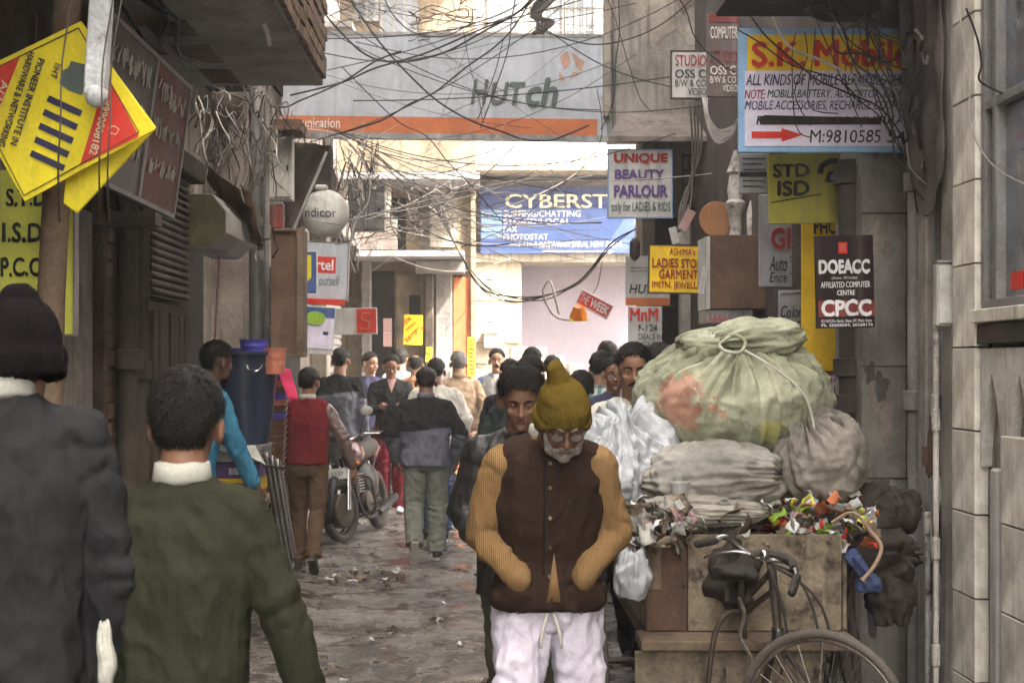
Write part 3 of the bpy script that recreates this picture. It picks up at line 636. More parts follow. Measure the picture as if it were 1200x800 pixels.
def hand(mb, W, d, pd, side, curl=22, spread=.021, grip=None):
    W = Vector(W); d = Vector(d).normalized(); pd = Vector(pd); pd = (pd - d*pd.dot(d)).normalized(); ac = d.cross(pd) * side
    mb.cap(W - d*.02, W + d*.03, .026, .03, 10)
    for i in range(4): mb.cap(W + d*.02 + ac*(i-1.5)*.012, W + d*.088 + ac*(i-1.5)*spread*.95, .015, .0125, 8)
    for i, L in enumerate((.068, .078, .073, .056)):
        p = W + d*(.088 if i not in (0, 3) else .083) + ac*(i-1.5)*spread; v = d.copy() + ac*(i-1.5)*.07; v.normalize(); r = .0088 - .0006*i
        for s in range(3):
            a = R(curl * (1 + .25*i/3 + .3*s)); ax = v.cross(pd).normalized(); v = (Matrix.Rotation(a, 3, ax) @ v).normalized()
            q = p + v * L * (.46, .31, .23)[s]; mb.cap(p, q, r, r*.88, 8); p = q; r *= .9
            pd = pd
    t0 = W + d*.03 - ac*.03; v = (d*.75 - ac*.55 + pd*.35).normalized(); t1 = t0 + v*.042; t2 = t1 + (d*.85 - ac*.1 + pd*.45).normalized()*.032
    mb.cap(t0, t1, .0135, .0105, 8); mb.cap(t1, t2, .0105, .0085, 8)
SHOE = surf('dusty dark shoe', (.045,.038,.034), (.1,.085,.07), rough=.6, bump=.2)
SOLE = surf('pale rubber sole', (.5,.48,.44), rough=.7, bump=.1)
def person(label, x, y, face=0, h=1.70, wid=1.0, skin='skin', top=None, top2=None, split=None, hem=.86, loose=1.0, trousers=None, leg_r=1.0,
           arms=None, legs=None, lean=.03, head=(0, -6), hair='hair', hair_len=1.0, tufts=500, bald=False, hat=None, hat_shape='dome', collar=None, shoe=None, sole=None,
           vest=None, vox=.008, mous=False, beard=None, glasses=False, seed=None, tfold=None, hands=(1, 1), z=0, fold=.015, sleeves=None, neck_v=None, group=None, hood=None, extra=None, hoff=(0,0,0), foot=((0,0),(0,0)), handpose=None, backpack=None):
    seed = seed if seed is not None else len(label) + x*7.3
    k = h / 1.70
    root = thing('person', label, 'person', (x, y, z), group, (0, 0, R(face)), 1)
    root.scale = (k*wid, k*wid, k)
    sp = lambda zz: lean * max(0, (zz-.93)/.45)**1.4 if zz > .93 else 0.0
    arms = arms or (((.055,-.03,-.285),(.01,.06,-.25)), ((.055,-.03,-.285),(.01,.06,-.25)))
    legs = legs or (((.0,.03,-.40),(.0,-.03,-.41)), ((.0,.03,-.40),(.0,-.03,-.41)))
    J = {}
    for i, s in ((0, -1), (1, 1)):
        sh_ = Vector((s*.178, sp(1.385), 1.385)); e = sh_ + Vector((arms[i][0][0]*s, arms[i][0][1], arms[i][0][2])); w_ = e + Vector((arms[i][1][0]*s, arms[i][1][1], arms[i][1][2]))
        hp_ = Vector((s*.088, 0, .90)); kn = hp_ + Vector((legs[i][0][0]*s, legs[i][0][1], legs[i][0][2])); an = kn + Vector((legs[i][1][0]*s, legs[i][1][1], legs[i][1][2]))
        J[i] = (sh_, e, w_, hp_, kn, an)
    hc = Vector((hoff[0], sp(1.56)+.012+hoff[1], 1.575+hoff[2])); HM = head_mx(hc, *head)
    # body: one continuous skin
    b = MB()
    def hb(c, r): b.ell(HM @ Vector(c), r, HM.to_3x3(), 18, 12)
    hb((0,-.012,.03), (.076,.096,.088)); hb((0,.03,-.03), (.056,.056,.074)); hb((0,.022,.045), (.062,.066,.055)); hb((0,.028,-.075), (.045,.048,.03)); hb((0,.066,-.09), (.021,.018,.017))
    for s in (-1, 1):
        hb((s*.037,.056,-.02), (.023,.022,.02)); hb((s*.090,-.012,-.004), (.009,.019,.032)); hb((s*.081,-.004,-.006), (.012,.012,.022)); hb((s*.0115,.093,-.028), (.0085,.009,.0075)); hb((s*.078,-.001,-.03), (.007,.009,.011))
        b.cap(HM @ Vector((s*.012,.081,.03)), HM @ Vector((s*.046,.066,.027)), .009, .008, 8)
    b.cap(HM @ Vector((0,.082,.016)), HM @ Vector((0,.108,-.024)), .0075, .0105, 10)
    b.cap(HM @ Vector((-.02,.076,-.057)), HM @ Vector((.02,.076,-.057)), .0075, .0075, 8); b.cap(HM @ Vector((-.008,.084,-.053)), HM @ Vector((.008,.084,-.053)), .006, .006, 8)
    nb = Vector((0, sp(1.4)-.01, 1.40)); b.cap(nb, HM @ Vector((0,-.02,-.04)), .064, .057)
    b.loft([((0,sp(1.42),1.43),.07,.05),((0,sp(1.37),1.37),.12,.07),((0,sp(1.2),1.2),.15,.095),((0,0,1.0),.13,.085),((0,0,.86),.14,.09)])
    for i in (0, 1):
        s = (-1, 1)[i]; a = J[i]
        b.cap(a[0]+Vector((-s*.03,0,-.05)), a[1], .04, .036, 12); b.cap(a[1], a[2], .036, .025, 12); b.cap(a[3], a[4], .06, .045, 12); b.cap(a[4], a[5], .043, .034, 12); b.cap(a[5], a[5]+Vector((0,.1,-.05)), .034, .025, 8)
        if hands[i]:
            d = (a[2]-a[1]).normalized(); pd = Vector((-s, .25, 0)); cu = 22
            if handpose and handpose[i]: d, pd, cu = (Vector(handpose[i][0]), Vector(handpose[i][1]), handpose[i][2])
            hand(b, a[2] + d*.03, d, pd, s, cu)
    me = voxel(b, 'body', min(vox, .0068) if any(hands) else vox, 3)
    HI = HM.inverted(); ud = HM.to_3x3() @ Vector((0,-1,0))
    def facefn(p, n):
        q = HI @ p
        if q.y < .03 or q.z < -.13: return 0
        d = 0
        for s in (-1, 1):
            r2 = ((q.x-s*.031)/.019)**2 + ((q.z-.008)/.013)**2
            d += .0115*math.exp(-r2)
        d += .005*math.exp(-((q.z+.057)/.003)**2 - (q.x/.021)**4)
        d += .004*math.exp(-((q.z+.04)/.006)**2 - (q.x/.006)**2) + .004*math.exp(-((q.z+.072)/.006)**2 - (q.x/.02)**2)
        return ud * d
    displace(me, facefn)
    body = link('body', me, M[skin], root, smooth='all', local=True, fixn=False)
    K = dict(parent=root, local=True, smooth='all'); lk = max(0, -head[1]-4)*.0003
    for s in (-1, 1):
        ey = MB(); ir = MB(); bw = MB(); ld = MB()
        ey.ell(HM @ Vector((s*.031,.0645,.008)), .0122, HM.to_3x3()); ir.ell(HM @ Vector((s*.031,.0728,.005)), (.0058,.005,.0058), HM.to_3x3(), 10, 6)
        ld.ell(HM @ Vector((s*.031,.0660,.0165-lk)), (.0155,.0145,.0115), HM.to_3x3(), 12, 8); ld.ell(HM @ Vector((s*.031,.065,-.003)), (.0145,.0125,.0072), HM.to_3x3(), 12, 8)
        bw.tube([HM @ Vector(q) for q in ((s*.012,.0915,.027),(s*.028,.0885,.034),(s*.05,.070,.029))], [.0035,.0045,.0015], 6)
        eo = part('eye', ey, M['eye_white'], **K); part('iris', ir, M['iris'], eo, local=True, smooth='all'); part('eyelid', ld, M[skin], eo, local=True, smooth='all')
        part('eyebrow', bw, M[beard or 'hair'] if beard else M['hair'], **K)
    part('lips', MB().cap(HM @ Vector((-.018,.0815,-.0605)), HM @ Vector((.018,.0815,-.0605)), .0048, .0048, 8).cap(HM @ Vector((-.016,.0825,-.0525)), HM @ Vector((.016,.0825,-.0525)), .004, .004, 8), M['lip'], **K)
    if mous:
        mm = MB()
        for s in (-1, 1): mm.cap(HM @ Vector((0,.0905,-.044)), HM @ Vector((s*.027,.076,-.056)), .0085, .005, 8)
        part('moustache', voxel(mm, 'moustache', .003, 1) and mm, M['hair'], **K)
    if beard:
        bb = MB()
        for c, r in (((0,.07,-.088),(.026,.021,.02)), ((0,.03,-.085),(.05,.05,.03)), ((0,.088,-.043),(.026,.008,.007))): bb.ell(HM @ Vector(c), r, HM.to_3x3())
        for s in (-1, 1): bb.cap(HM @ Vector((s*.06,.03,-.015)), HM @ Vector((s*.042,.045,-.075)), .012, .022); bb.cap(HM @ Vector((s*.0,.09,-.044)), HM @ Vector((s*.03,.07,-.062)), .009, .009)
        bm_ = voxel(bb, 'beard', .004, 2); displace(bm_, lambda p, n: .0035*noise.noise(p*110)+.002*noise.noise(p*230)); link('beard', bm_, M[beard], root, smooth='all', local=True, fixn=False)
    if glasses:
        gm = MB()
        for s in (-1, 1):
            pts = [HM @ Vector((s*.032+.021*math.cos(a), .094-.002*abs(math.cos(a)), .004+.014*math.sin(a))) for a in [i*math.pi/7 for i in range(15)]]
            gm.tube(pts, .0017, 6, False); gm.tube([HM @ Vector((s*.053,.091,.008)), HM @ Vector((s*.078,.05,.008)), HM @ Vector((s*.08,-.005,.004))], .0016, 6)
        gm.tube([HM @ Vector((-.011,.095,.006)), HM @ Vector((0,.099,.009)), HM @ Vector((.011,.095,.006))], .0017, 6)
        gl = part('glasses', gm, M['iron_dark'], **K)
        for s in (-1, 1): part('lens', MB().ell(HM @ Vector((s*.032,.093,.004)), (.02,.0008,.0135), HM.to_3x3(), 14, 8), M['glass_clear'], gl, local=True, smooth='all')
    # hair
    if hair and not (hat and hat_shape == 'beanie_full'):
        hm_ = MB(); nu, nv = 44, 30; pts = []
        def hl(az): # hairline height by angle from the face
            a = abs(az)
            if a < .75: return .088 - .02*(a/.75)**2 + (.05 if bald else 0)
            if a < 1.25: return .068 - .036*((a-.75)/.5)
            if a < 1.95: return .032 + .006*math.sin((a-1.25)/.7*3.14)
            return .032 - (.118 + .03*(hair_len-1))*min(1, (a-1.95)/.5)
        for j in range(nv+1):
            th = math.pi * j / nv
            for i in range(nu):
                azz = 2*math.pi*i/nu; az_ = azz if azz < math.pi else azz-2*math.pi
                d = Vector((math.sin(th)*math.sin(azz), math.sin(th)*math.cos(azz), math.cos(th)))
                p = Vector((d.x*.083, d.y*.101-.013, d.z*.094+.032)); 
                t = max(-1, min(1, (p.z - hl(az_) - .014*noise.noise(p*55+Vector((0,seed,0))))/(.03 if abs(az_) < 1.2 else .014))); lift = .016*hair_len*(.3+.7*max(0, d.z)**.7) + .007*hair_len*noise.noise(p*32+Vector((seed,0,0))) + .005*noise.noise(p*90); lift = lift if not hat else .001
                if bald and p.z > .075 and math.hypot(p.x, p.y+.02) < .07: t = -1
                off = lift if t > 0 else -.022
                if 0 < t < 1: off = lift*t - .004*(1-t)
                hm_.v.append(HM @ (p + d*off))
        hm_.f = [(j*nu+i, (j+1)*nu+i, (j+1)*nu+(i+1)%nu, j*nu+(i+1)%nu) for j in range(nv) for i in range(nu)]
        if tufts:
            rr = random.Random(int(seed*10)); V = len(hm_.v)
            for _ in range(tufts*(1 if not hat else 0)):
                th = rr.uniform(0, 2.3); azz = rr.uniform(-math.pi, math.pi); d = Vector((math.sin(th)*math.sin(azz), math.sin(th)*math.cos(azz), math.cos(th)))
                p = Vector((d.x*.083, d.y*.101-.013, d.z*.094+.032))
                if p.z < hl(azz)+.006 or (bald and p.z > .07): continue
                comb = (d - Vector((.25,-.45,.85))).normalized() + Vector((rr.uniform(-.22,.22), rr.uniform(-.22,.22), rr.uniform(-.22,.22))); comb -= d*comb.dot(d); comb.normalize()
                a0 = p + d*.013*hair_len*(.3+.7*max(0,d.z)**.7); L = rr.uniform(.016, .034)*hair_len; lf = rr.uniform(.1,.6)
                a1 = a0 + comb*L*.5 + d*L*lf*.45; a2 = a0 + comb*L + d*L*lf*.35; sd_ = comb.cross(d)*.0014
                hm_.add([HM @ q for q in (a0-sd_, a0+sd_, a1-sd_, a1+sd_, a2)], [(0,1,3,2), (2,3,4)])
        part('hair', hm_, M[hair], root, local=True, smooth='all', fixn=False)
    if hat:
        hb_ = MB()
        if hat_shape == 'peak':
            hb_.ell(HM @ Vector((0,-.014,.045)), (.094,.11,.085), HM.to_3x3()); hb_.ell(HM @ Vector((0,-.02,.01)), (.098,.112,.055), HM.to_3x3())
            hb_.ell(HM @ Vector((.006,-.02,.075)), (.082,.095,.075), HM.to_3x3()); hb_.cap(HM @ Vector((.016,-.035,.12)), HM @ Vector((.034,-.05,.175)), .046, .031); hb_.cap(HM @ Vector((.036,-.045,.172)), HM @ Vector((.05,-.04,.18)), .024, .018); hb_.lathe([(.093,-.012),(.101,-.008),(.104,.012),(.1,.028),(.094,.03)], HM @ Vector((0,-.014,0)), 24, HM.to_3x3() @ Matrix.Diagonal((1,1.1,1)))
        else:
            hb_.ell(HM @ Vector((0,-.016,.045)), (.09,.107,.1), HM.to_3x3(), 24, 16); hb_.ell(HM @ Vector((0,-.03,.13)), (.045,.05,.035), HM.to_3x3())
            hb_.lathe([(.09,-.03),(.1,-.02),(.102,.012),(.097,.03),(.09,.035)], HM @ Vector((0,-.016,0)), 24, HM.to_3x3() @ Matrix.Diagonal((1,1.13,1)))
        hm2 = voxel(hb_, 'hat', .0045, 4)
        lowz = -.012 if hat_shape == 'peak' else -.03
        for v in hm2.vertices:
            q = HI @ v.co; lim = lowz + (.045 if q.y > .03 else 0)*min(1, max(0,(q.y-.03)/.05))
            if q.z < lim:
                f = min(1, (lim - q.z)/.02); q2 = Vector((q.x*(1-.25*f), (q.y+.01)*(1-.25*f)-.01, lim - .004)); v.co = HM @ q2
        displace(hm2, lambda p, n: .0035*noise.noise(p*24) + .003*(.5-abs(noise.noise(Vector((p.x*20,p.y*20,p.z*9))))*2.4) + .0011*math.sin(math.atan2((HI@p).x, (HI@p).y)*60)*(1 if (HI@p).z < .1 else .4))
        link('woolly_hat', hm2, M[hat], root, smooth='all', local=True, fixn=False)
    # upper garment
    g = MB(); lz = loose
    def torso(mb, e=0.0, hem_=hem, sh=True, top_=1.41, sf=1.0):
        rg = [((0,0,hem_),.172*lz+e,.118*lz+e)]
        if hem_ < .93: rg.append(((0,0,.97),.163*lz+e,.112*lz+e))
        rg += [((0,sp(1.1),1.1),.165*lz+e,.116*lz+e), ((0,sp(1.23),1.23),.18*lz+e,.125*lz+e), ((0,sp(1.32),1.32),.178+e,.112+e), ((0,sp(1.38)-.004,1.375),.15+e,.092+e), ((0,sp(1.42)-.012,1.42),.095+e,.072+e), ((0,sp(1.44)-.012,top_+.035),.066+e,.06+e)]
        mb.loft(rg, 28)
        if sh:
            for i in (0, 1): mb.cap((0, sp(1.4)-.012, 1.405), (Vector((0, sp(1.4)-.012, 1.405)).lerp(J[i][0]+Vector(((.012,-.012)[i],0,-.03)), sf)), .052+e, .058+e)
    def sleeve(mb, i, e=0.0):
        a = J[i]; mb.cap(a[0]+Vector(((.014,-.014)[i],0,-.034)), a[1], .062*lz+e, .056*lz+e); mb.cap(a[1], a[2], .056*lz+e, .043*lz+e)
        dd = (a[2]-a[1]).normalized(); mb.tube([a[2]-dd*.03, a[2]+dd*.012, a[2]+dd*.02], [.044*lz+e,.043*lz+e,.03], 14)
    jn = []
    for i in (0, 1):
        a = J[i]; ax1 = (a[1]-a[0]).normalized(); ax2 = (a[2]-a[1]).normalized()
        jn += [(a[1], ax2, .085, .042, 1.1), (a[2]-ax2*.05, ax2, .06, .03, .7), (a[0]+Vector((0,0,-.1)), (ax1+Vector((0,.6,.2))).normalized(), .09, .06, .7)]
    sm_ = M[top]
    if vest:
        s_ = MB(); torso(s_, -.006)
        for i in (0, 1): sleeve(s_, i)
        me = voxel(s_, 'sweater', vox, 5); displace(me, folds(seed, fold, jn)); link('sweater', me, M[top], root, smooth='all', local=True, fixn=False)
        v_ = MB(); torso(v_, .012, sf=.72)
        if extra: extra(v_, J)
        me = voxel(v_, 'vest', vox, 9 if extra else 5); displace(me, folds(seed+3, fold*.8, (), .4, 6)); ob = link('vest', me, M[vest], root, smooth='all', local=True, fixn=False)
    else:
        torso(g)
        for i in (0, 1): sleeve(g, i)
        me = voxel(g, 'jacket', vox, 5); displace(me, folds(seed, fold, jn, .45, 6))
        ob = link('jacket', me, M[top], root, smooth='all', local=True, fixn=False)
        if split:
            me.materials.append(M[top2])
            for pl in me.polygons:
                c = pl.center
                if (split[0] == 'above' and c.z > split[1] - (.06 if abs(c.x) > .21 else 0) + .02*math.sin(c.x*9)) or (split[0] == 'sleeve' and abs(c.x) > split[1]): pl.material_index = 1
    if collar:
        c_ = MB(); cz = sp(1.44)-.014
        pr_ = [(.060,1.43),(.074,1.445),(.068,1.482),(.062,1.486),(.063,1.455),(.057,1.435)]
        vs = []
        for r_, z_ in pr_:
            for q in range(24):
                a = 2*math.pi*q/24 + math.pi/2; fr = max(0, math.sin(a)); vs.append((r_*math.cos(a)*(1.02), cz + r_*math.sin(a)*.93 - .008, z_ - .03*fr**3 + .002*math.sin(a*5)))
        c_.add(vs, [(i*24+q, i*24+(q+1)%24, ((i+1)%6)*24+(q+1)%24, ((i+1)%6)*24+q) for i in range(6) for q in range(24)])
        part('collar', c_, M[collar], **K)
    if neck_v:
        t_ = MB(); y_ = sp(1.35)
        t_.add([(-.05,y_+.07,1.44),(.05,y_+.07,1.44),(0,y_+.133,1.29),(0,y_+.10,1.42)], [(0,3,2),(3,1,2),(0,1,3)]); part('shirt_front', t_, M[neck_v], **K)
    # trousers
    t = MB(); q = leg_r
    t.loft([((0,0,.97),.11,.075),((0,0,.93),.145,.1),((0,0,.86),.16,.112),((0,.0,.80),.14,.1)])
    tj = []
    for i in (0, 1):
        a = J[i]; t.cap(a[3]+Vector((0,0,-.02)), a[4], .088*(.6+.4*q), .066*q); dd = (a[5]-a[4]).normalized()
        t.cap(a[4], a[5]-dd*.05, .064*q, .058*q); t.tube([a[5]-dd*.08, a[5]+dd*.015], [.058*q,.062*q], 14)
        tj += [(a[4], dd, .12, .06, 1.0), (a[5]-dd*.06, dd, .09, .035, 1.0), (a[3]+Vector((0,0,-.08)), Vector((.3,0,1)), .1, .06, .6)]
    me = voxel(t, 'trousers', max(vox, .008), 3); displace(me, folds(seed+9, tfold or fold, tj, .3, 7)); link('trousers', me, M[trousers or 'cl_trouser'], root, smooth='all', local=True, fixn=False)
    for i in (0, 1):
        a = J[i]; m4 = Matrix.Translation(a[5]) @ Euler((R(foot[i][0]), 0, R(foot[i][1])), 'XYZ').to_matrix().to_4x4(); m3 = m4.to_3x3()
        s_ = MB(); s_.ell(m4 @ Vector((0,-.025,-.035)), (.036,.045,.045), m3); s_.ell(m4 @ Vector((0,.04,-.04)), (.037,.075,.036), m3); s_.ell(m4 @ Vector((0,.1,-.052)), (.042,.065,.025), m3)
        me = voxel(s_, 'shoe', .006, 2); so_ = link('shoe', me, M[shoe] if shoe else SHOE, root, smooth='all', local=True, fixn=False)
        sl = MB(); out = []
        for w2, yy in ((.026,-.068),(.034,-.04),(.031,.02),(.042,.08),(.041,.12),(.026,.158)): out.append((w2, yy))
        pts = [m4 @ Vector((x_,y_,-.088)) for x_, y_ in out] + [m4 @ Vector((-x_,y_,-.088)) for x_, y_ in reversed(out)]
        sl.poly(pts, m3 @ Vector((0,0,.022))); part('sole', sl, M[sole] if sole else SHOE, so_, local=True)
    return root, J, HM
def gl():
    m, t, b = new_mat('spectacle lens'); b.inputs['Base Color'].default_value = (.8,.8,.8,1); b.inputs['Transmission Weight'].default_value = .9; b.inputs['Roughness'].default_value = .03; b.inputs['IOR'].default_value = 1.12; return m
M['glass_clear'] = gl()
C = cloth
M['cl_charcoal'] = C('charcoal jacket cloth', (.029,.029,.033)); M['cl_black'] = C('black jacket cloth', (.02,.02,.022), rough=.6); M['cl_olive'] = C('olive wool', (.036,.038,.024), kind='knit', scale=60)
M['cl_beanie_black'] = C('black knit', (.010,.008,.009), kind='knit', scale=80, strength=.6); M['cl_beanie_olive'] = C('olive knit', (.17,.115,.02), kind='knit', scale=70, strength=.6)
M['cl_vest'] = C('brown vest cloth', (.042,.025,.019), strength=.4); M['cl_tan'] = C('tan knit', (.31,.19,.085), kind='knit', scale=46, strength=.55)
M['cl_white'] = C('white cotton', (.72,.68,.78), (.6,.56,.66), strength=.15); M['cl_cream'] = C('cream cotton', (.62,.59,.53), strength=.2); M['cl_offwhite'] = C('off white shirt', (.55,.56,.5), strength=.2)
M['cl_trouser'] = C('dark grey trousers', (.05,.05,.055)); M['cl_trouser_olive'] = C('olive brown trousers', (.1,.09,.065)); M['cl_trouser_brown'] = C('brown trousers', (.12,.075,.045)); M['cl_trouser_grey'] = C('grey green trousers', (.19,.195,.165))
M['cl_trouser_black'] = C('black trousers', (.015,.014,.015)); M['cl_jeans'] = C('blue jeans', (.06,.09,.18)); M['cl_maroon'] = C('maroon wool', (.17,.018,.022), kind='knit', scale=50)
M['cl_leather'] = surf('black leather', (.014,.013,.013), (.03,.027,.025), rough=.42, bump=.3, bscale=120, spec=.5); M['cl_brown_leather'] = surf('maroon brown leather sleeves', (.1,.05,.045), (.2,.15,.14), rough=.35, bump=.3, bscale=60, spec=.5)
M['cl_grey'] = C('grey quilt jacket', (.13,.135,.165), strength=.2, rough=.7); M['cl_blackyoke'] = C('black yoke', (.022,.022,.023)); M['cl_blue'] = C('bright blue jersey', (.07,.27,.42), (.04,.17,.3), strength=.6); M['cl_sand'] = C('sand sweater', (.4,.29,.2), kind='knit', scale=50)
M['cl_greyvest'] = C('grey sweater', (.42,.41,.4), kind='knit', scale=50); M['cl_bluesleeve'] = C('blue shirt', (.14,.23,.42)); M['cl_green'] = C('dark green jacket', (.028,.036,.034), strength=.3); M['cl_navy'] = C('navy jacket', (.06,.06,.11))
M['cl_plaid'] = C('green plaid', (.5,.55,.53), (.4,.46,.46), plaid=(.04,.13,.13)); M['cl_orange'] = C('orange brown shirt', (.38,.2,.11)); M['cl_wine'] = C('wine trousers', (.16,.02,.03)); M['cl_dkpattern'] = C('dark patterned shawl', (.14,.1,.11), plaid=(.05,.03,.04))
M['cl_pinkshirt'] = C('pale striped shirt', (.45,.5,.52), plaid=(.2,.24,.27))
WALK = (((.0,.14,-.385),(.0,-.06,-.405)), ((.0,-.05,-.40),(.0,-.2,-.36)))
# 1 near left, 2 boy
person('man at the left edge in a charcoal jacket and black woolly hat, seen from behind', X(2,3.4), 3.4, 4, h=1.90, wid=.93, top='cl_charcoal', trousers='cl_trouser_black', hem=.80, loose=1.04, hat='cl_beanie_black', collar='cl_offwhite', vox=.007, hands=(0,1), arms=(((.06,0,-.29),(.0,.05,-.25)),((.05,.01,-.30),(-.03,.06,-.245))), head=(10,-4), tufts=0, seed=3.1, lean=.02, fold=.015, hoff=(.03,0,-.075))
person('boy in an olive sweater and white collar with short black hair, seen from behind', X(212,3.5), 3.5, -3, h=1.665, wid=.93, top='cl_olive', trousers='cl_trouser_black', hem=.78, loose=1.0, hair_len=1.15, tufts=9000, collar='cl_offwhite', vox=.007, arms=(((.05,-.02,-.29),(.0,.05,-.25)),((.085,-.01,-.28),(.07,.03,-.25))), head=(0,-4), seed=5.2, skin='skin', fold=.013, hoff=(0,0,-.012))
# 3 the old man
def pockets(v_, J):
    v_.loft([((0,.015,.872),.198,.145),((0,.015,.9),.196,.148),((0,.015,.96),.185,.142),((0,.01,1.04),.168,.13)])
    for i in (0, 1):
        s = (-1, 1)[i]; v_.ell((s*.10,.095,.925), (.085,.072,.062)); v_.ell((s*.13,.08,.905), (.075,.07,.05))
OM, OJ, OH = person('elderly man in an olive knitted cap, glasses, brown vest and white pyjamas, hands in pockets', X(642,5.2), 5.2, 181, h=1.69, wid=.96, skin='skin2', top='cl_tan', vest='cl_vest', trousers='cl_white', hem=.86, loose=1.03, leg_r=1.18, hat='cl_beanie_olive', hat_shape='peak', hair='hair_grey', tufts=0, beard='beard_white', glasses=True, collar='cl_offwhite', vox=.0055, lean=.085,
    head=(6,-33,), hoff=(-.03,.05,-.055), hands=(1,1), arms=(((.062,-.045,-.27),(-.128,.10,-.135)),((.062,-.045,-.27),(-.128,.10,-.135))), legs=(((.025,.03,-.40),(.02,-.08,-.40)),((.035,.13,-.38),(.02,.0,-.40))), handpose=(((.25,-.25,-.9),(0,-1,0),40),((-.25,-.25,-.9),(0,-1,0),40)), seed=7.7, fold=.0105, tfold=.024, extra=pockets)
VS = [v.co for o_ in OM.children if o_.name.startswith('vest') for v in o_.data.vertices]
def vy(x_, z_): return max(c.y for c in VS if abs(c.x-x_) < .012 and abs(c.z-z_) < .012)
sf = MB().poly([(-.012,vy(0,1.0)-.006,1.06),(-.034,vy(0,.95)-.01,.90),(.014,vy(0,.95)-.01,.90)], (0,.014,0)); part('sweater_front', sf, M['cl_tan'], OM, local=True, smooth='all')
for z_ in (1.36, 1.28, 1.18, 1.08, .985):
    y_ = vy(.004, z_) + .004; part('button', MB().lathe([(.0065,0),(.0065,.002),(.0,.003)], (.004,y_,z_), 12, Matrix.Rotation(R(-90),3,'X')), M['ply'], OM, local=True)
dg_ = MB()
for s in (-1, 1): dg_.tube(spline([(s*.01,.14,.86),(s*.03,.17,.80),(s*.035,.165,.75)], 4), .006, 6)
for s in (-1, 1): part('pocket_welt', MB().tube([(s*(.06+.018*q), vy(s*(.06+.018*q), .965+.008*q)+.001, .965+.008*q) for q in range(6)], .0065, 8), M['cl_vest'], OM, local=True, smooth='all')
part('placket', MB().tube([(.024, vy(.024, 1.38-.03*q)-.0005, 1.38-.03*q) for q in range(14)], .0028, 6), M['cl_blackyoke'], OM, local=True, smooth='all')
part('drawstring', dg_, M['cl_cream'], OM, local=True, smooth='all')
# 4 man behind him
person('man with short black hair in a black leather jacket close behind the elderly man', X(612,6.25), 6.25, 172, h=1.66, skin='skin', top='cl_leather', trousers='cl_trouser_olive', hem=.76, loose=1.13, tufts=6000, hair_len=1.5, vox=.006, head=(8,-20), arms=(((.075,-.03,-.28),(-.13,.11,-.15)),((.075,-.03,-.28),(-.13,.11,-.15))), legs=WALK, seed=9.3, fold=.012, leg_r=1.1, lean=.05)
# 5 man in white with moustache behind the sack
person('man with a moustache in a white shirt looking over the rubbish cart', X(746,7.9), 7.9, 160, h=1.77, skin='skin', top='cl_cream', trousers='cl_trouser_black', hem=.80, tufts=2500, mous=True, vox=.007, head=(18,-8), legs=(((.0,.22,-.35),(.0,-.10,-.40)),((.0,-.1,-.39),(.0,-.2,-.34))), arms=(((.06,.12,-.26),(-.05,.22,-.08)),((.05,.14,-.25),(-.05,.23,-.06))), collar='cl_cream', seed=2.2, leg_r=1.15, lean=.05)

M['sole_w'] = SOLE
BENT = (((.1,-.03,-.265),(-.03,.11,-.22)),)*2
BACK = (((.09,-.1,-.26),(-.1,-.06,-.2)),)*2
PHONE = (((.06,.06,-.28),(-.12,.2,.02)),)*2
def man(label, px, D, top_y, face, **k):
    h = (EYE - (top_y - CY)/F*D) / 1.714 * 1.70
    k.setdefault('vox', .0085); k.setdefault('tufts', 500); k.setdefault('seed', px*.13)
    return person(label, X(px, D), D, face, h=h, **k)
man('man walking away in a grey jacket with black shoulders, left heel lifted', 499, 13.1, 430, 0, wid=1.1, skin='skin2', top='cl_grey', top2='cl_blackyoke', split=('above', 1.16), hem=.84, loose=1.15, trousers='cl_trouser_grey', leg_r=1.25, sole='sole_w', collar='cl_grey', foot=((-62,8),(0,-5)), legs=(((.01,.02,-.40),(-.01,-.2,-.33)),((.0,.06,-.40),(.0,-.03,-.41))), arms=BENT, head=(0,-10), lean=.05, seed=4.4)
man('young man in a maroon sleeveless sweater with shiny dark sleeves, walking away', 360, 12.45, 430, -4, top='cl_brown_leather', vest='cl_maroon', trousers='cl_trouser_brown', hem=.90, loose=1.0, collar='cl_offwhite', arms=(((.05,.02,-.285),(.0,.1,-.24)),((.12,.0,-.26),(.07,.05,-.24))), legs=(((.0,.10,-.39),(.0,.0,-.41)),((.0,.0,-.40),(.0,-.2,-.35))), leg_r=1.1, seed=1.9, fold=.012, foot=((0,0),(-38,0)), head=(-14,-6))
man('man in a cream jacket just ahead of the grey jacket walker, seen from behind', 511, 14.8, 419, 2, top='cl_cream', trousers='cl_jeans', loose=1.25, hem=.85, arms=BENT)
man('grey-haired man in a sand sweater, arms behind his back, near the orange door', 538, 16.6, 411, 5, top='cl_sand', trousers='cl_trouser', hair='hair_grey', arms=BACK, skin='skin3', collar='cl_sand', loose=1.08)
man('man with a moustache, grey sweater and blue sleeves facing us before the sunlit wall', 583, 17.6, 408, 176, top='cl_bluesleeve', vest='cl_greyvest', trousers='cl_jeans', skin='skin3', mous=True, neck_v='white', head=(0,0))
man('man in a loose dark green jacket seen from behind, just beyond the elderly man', 620, 9.8, 416, -8, top='cl_green', trousers='cl_trouser_black', loose=1.28, arms=(((.12,.02,-.25),(-.04,.12,-.2)),((.1,.02,-.26),(-.04,.12,-.2))), tufts=1800, vox=.0075, hem=.82, head=(0,-2))
man('dark-haired man in black whose head shows left of the green jacket', 600, 12.6, 420, 10, top='cl_black', trousers='cl_trouser_black')
man('tall man whose hair shows just over the dark green jacket man', 624, 14.6, 406, 0, top='cl_navy', trousers='cl_trouser')
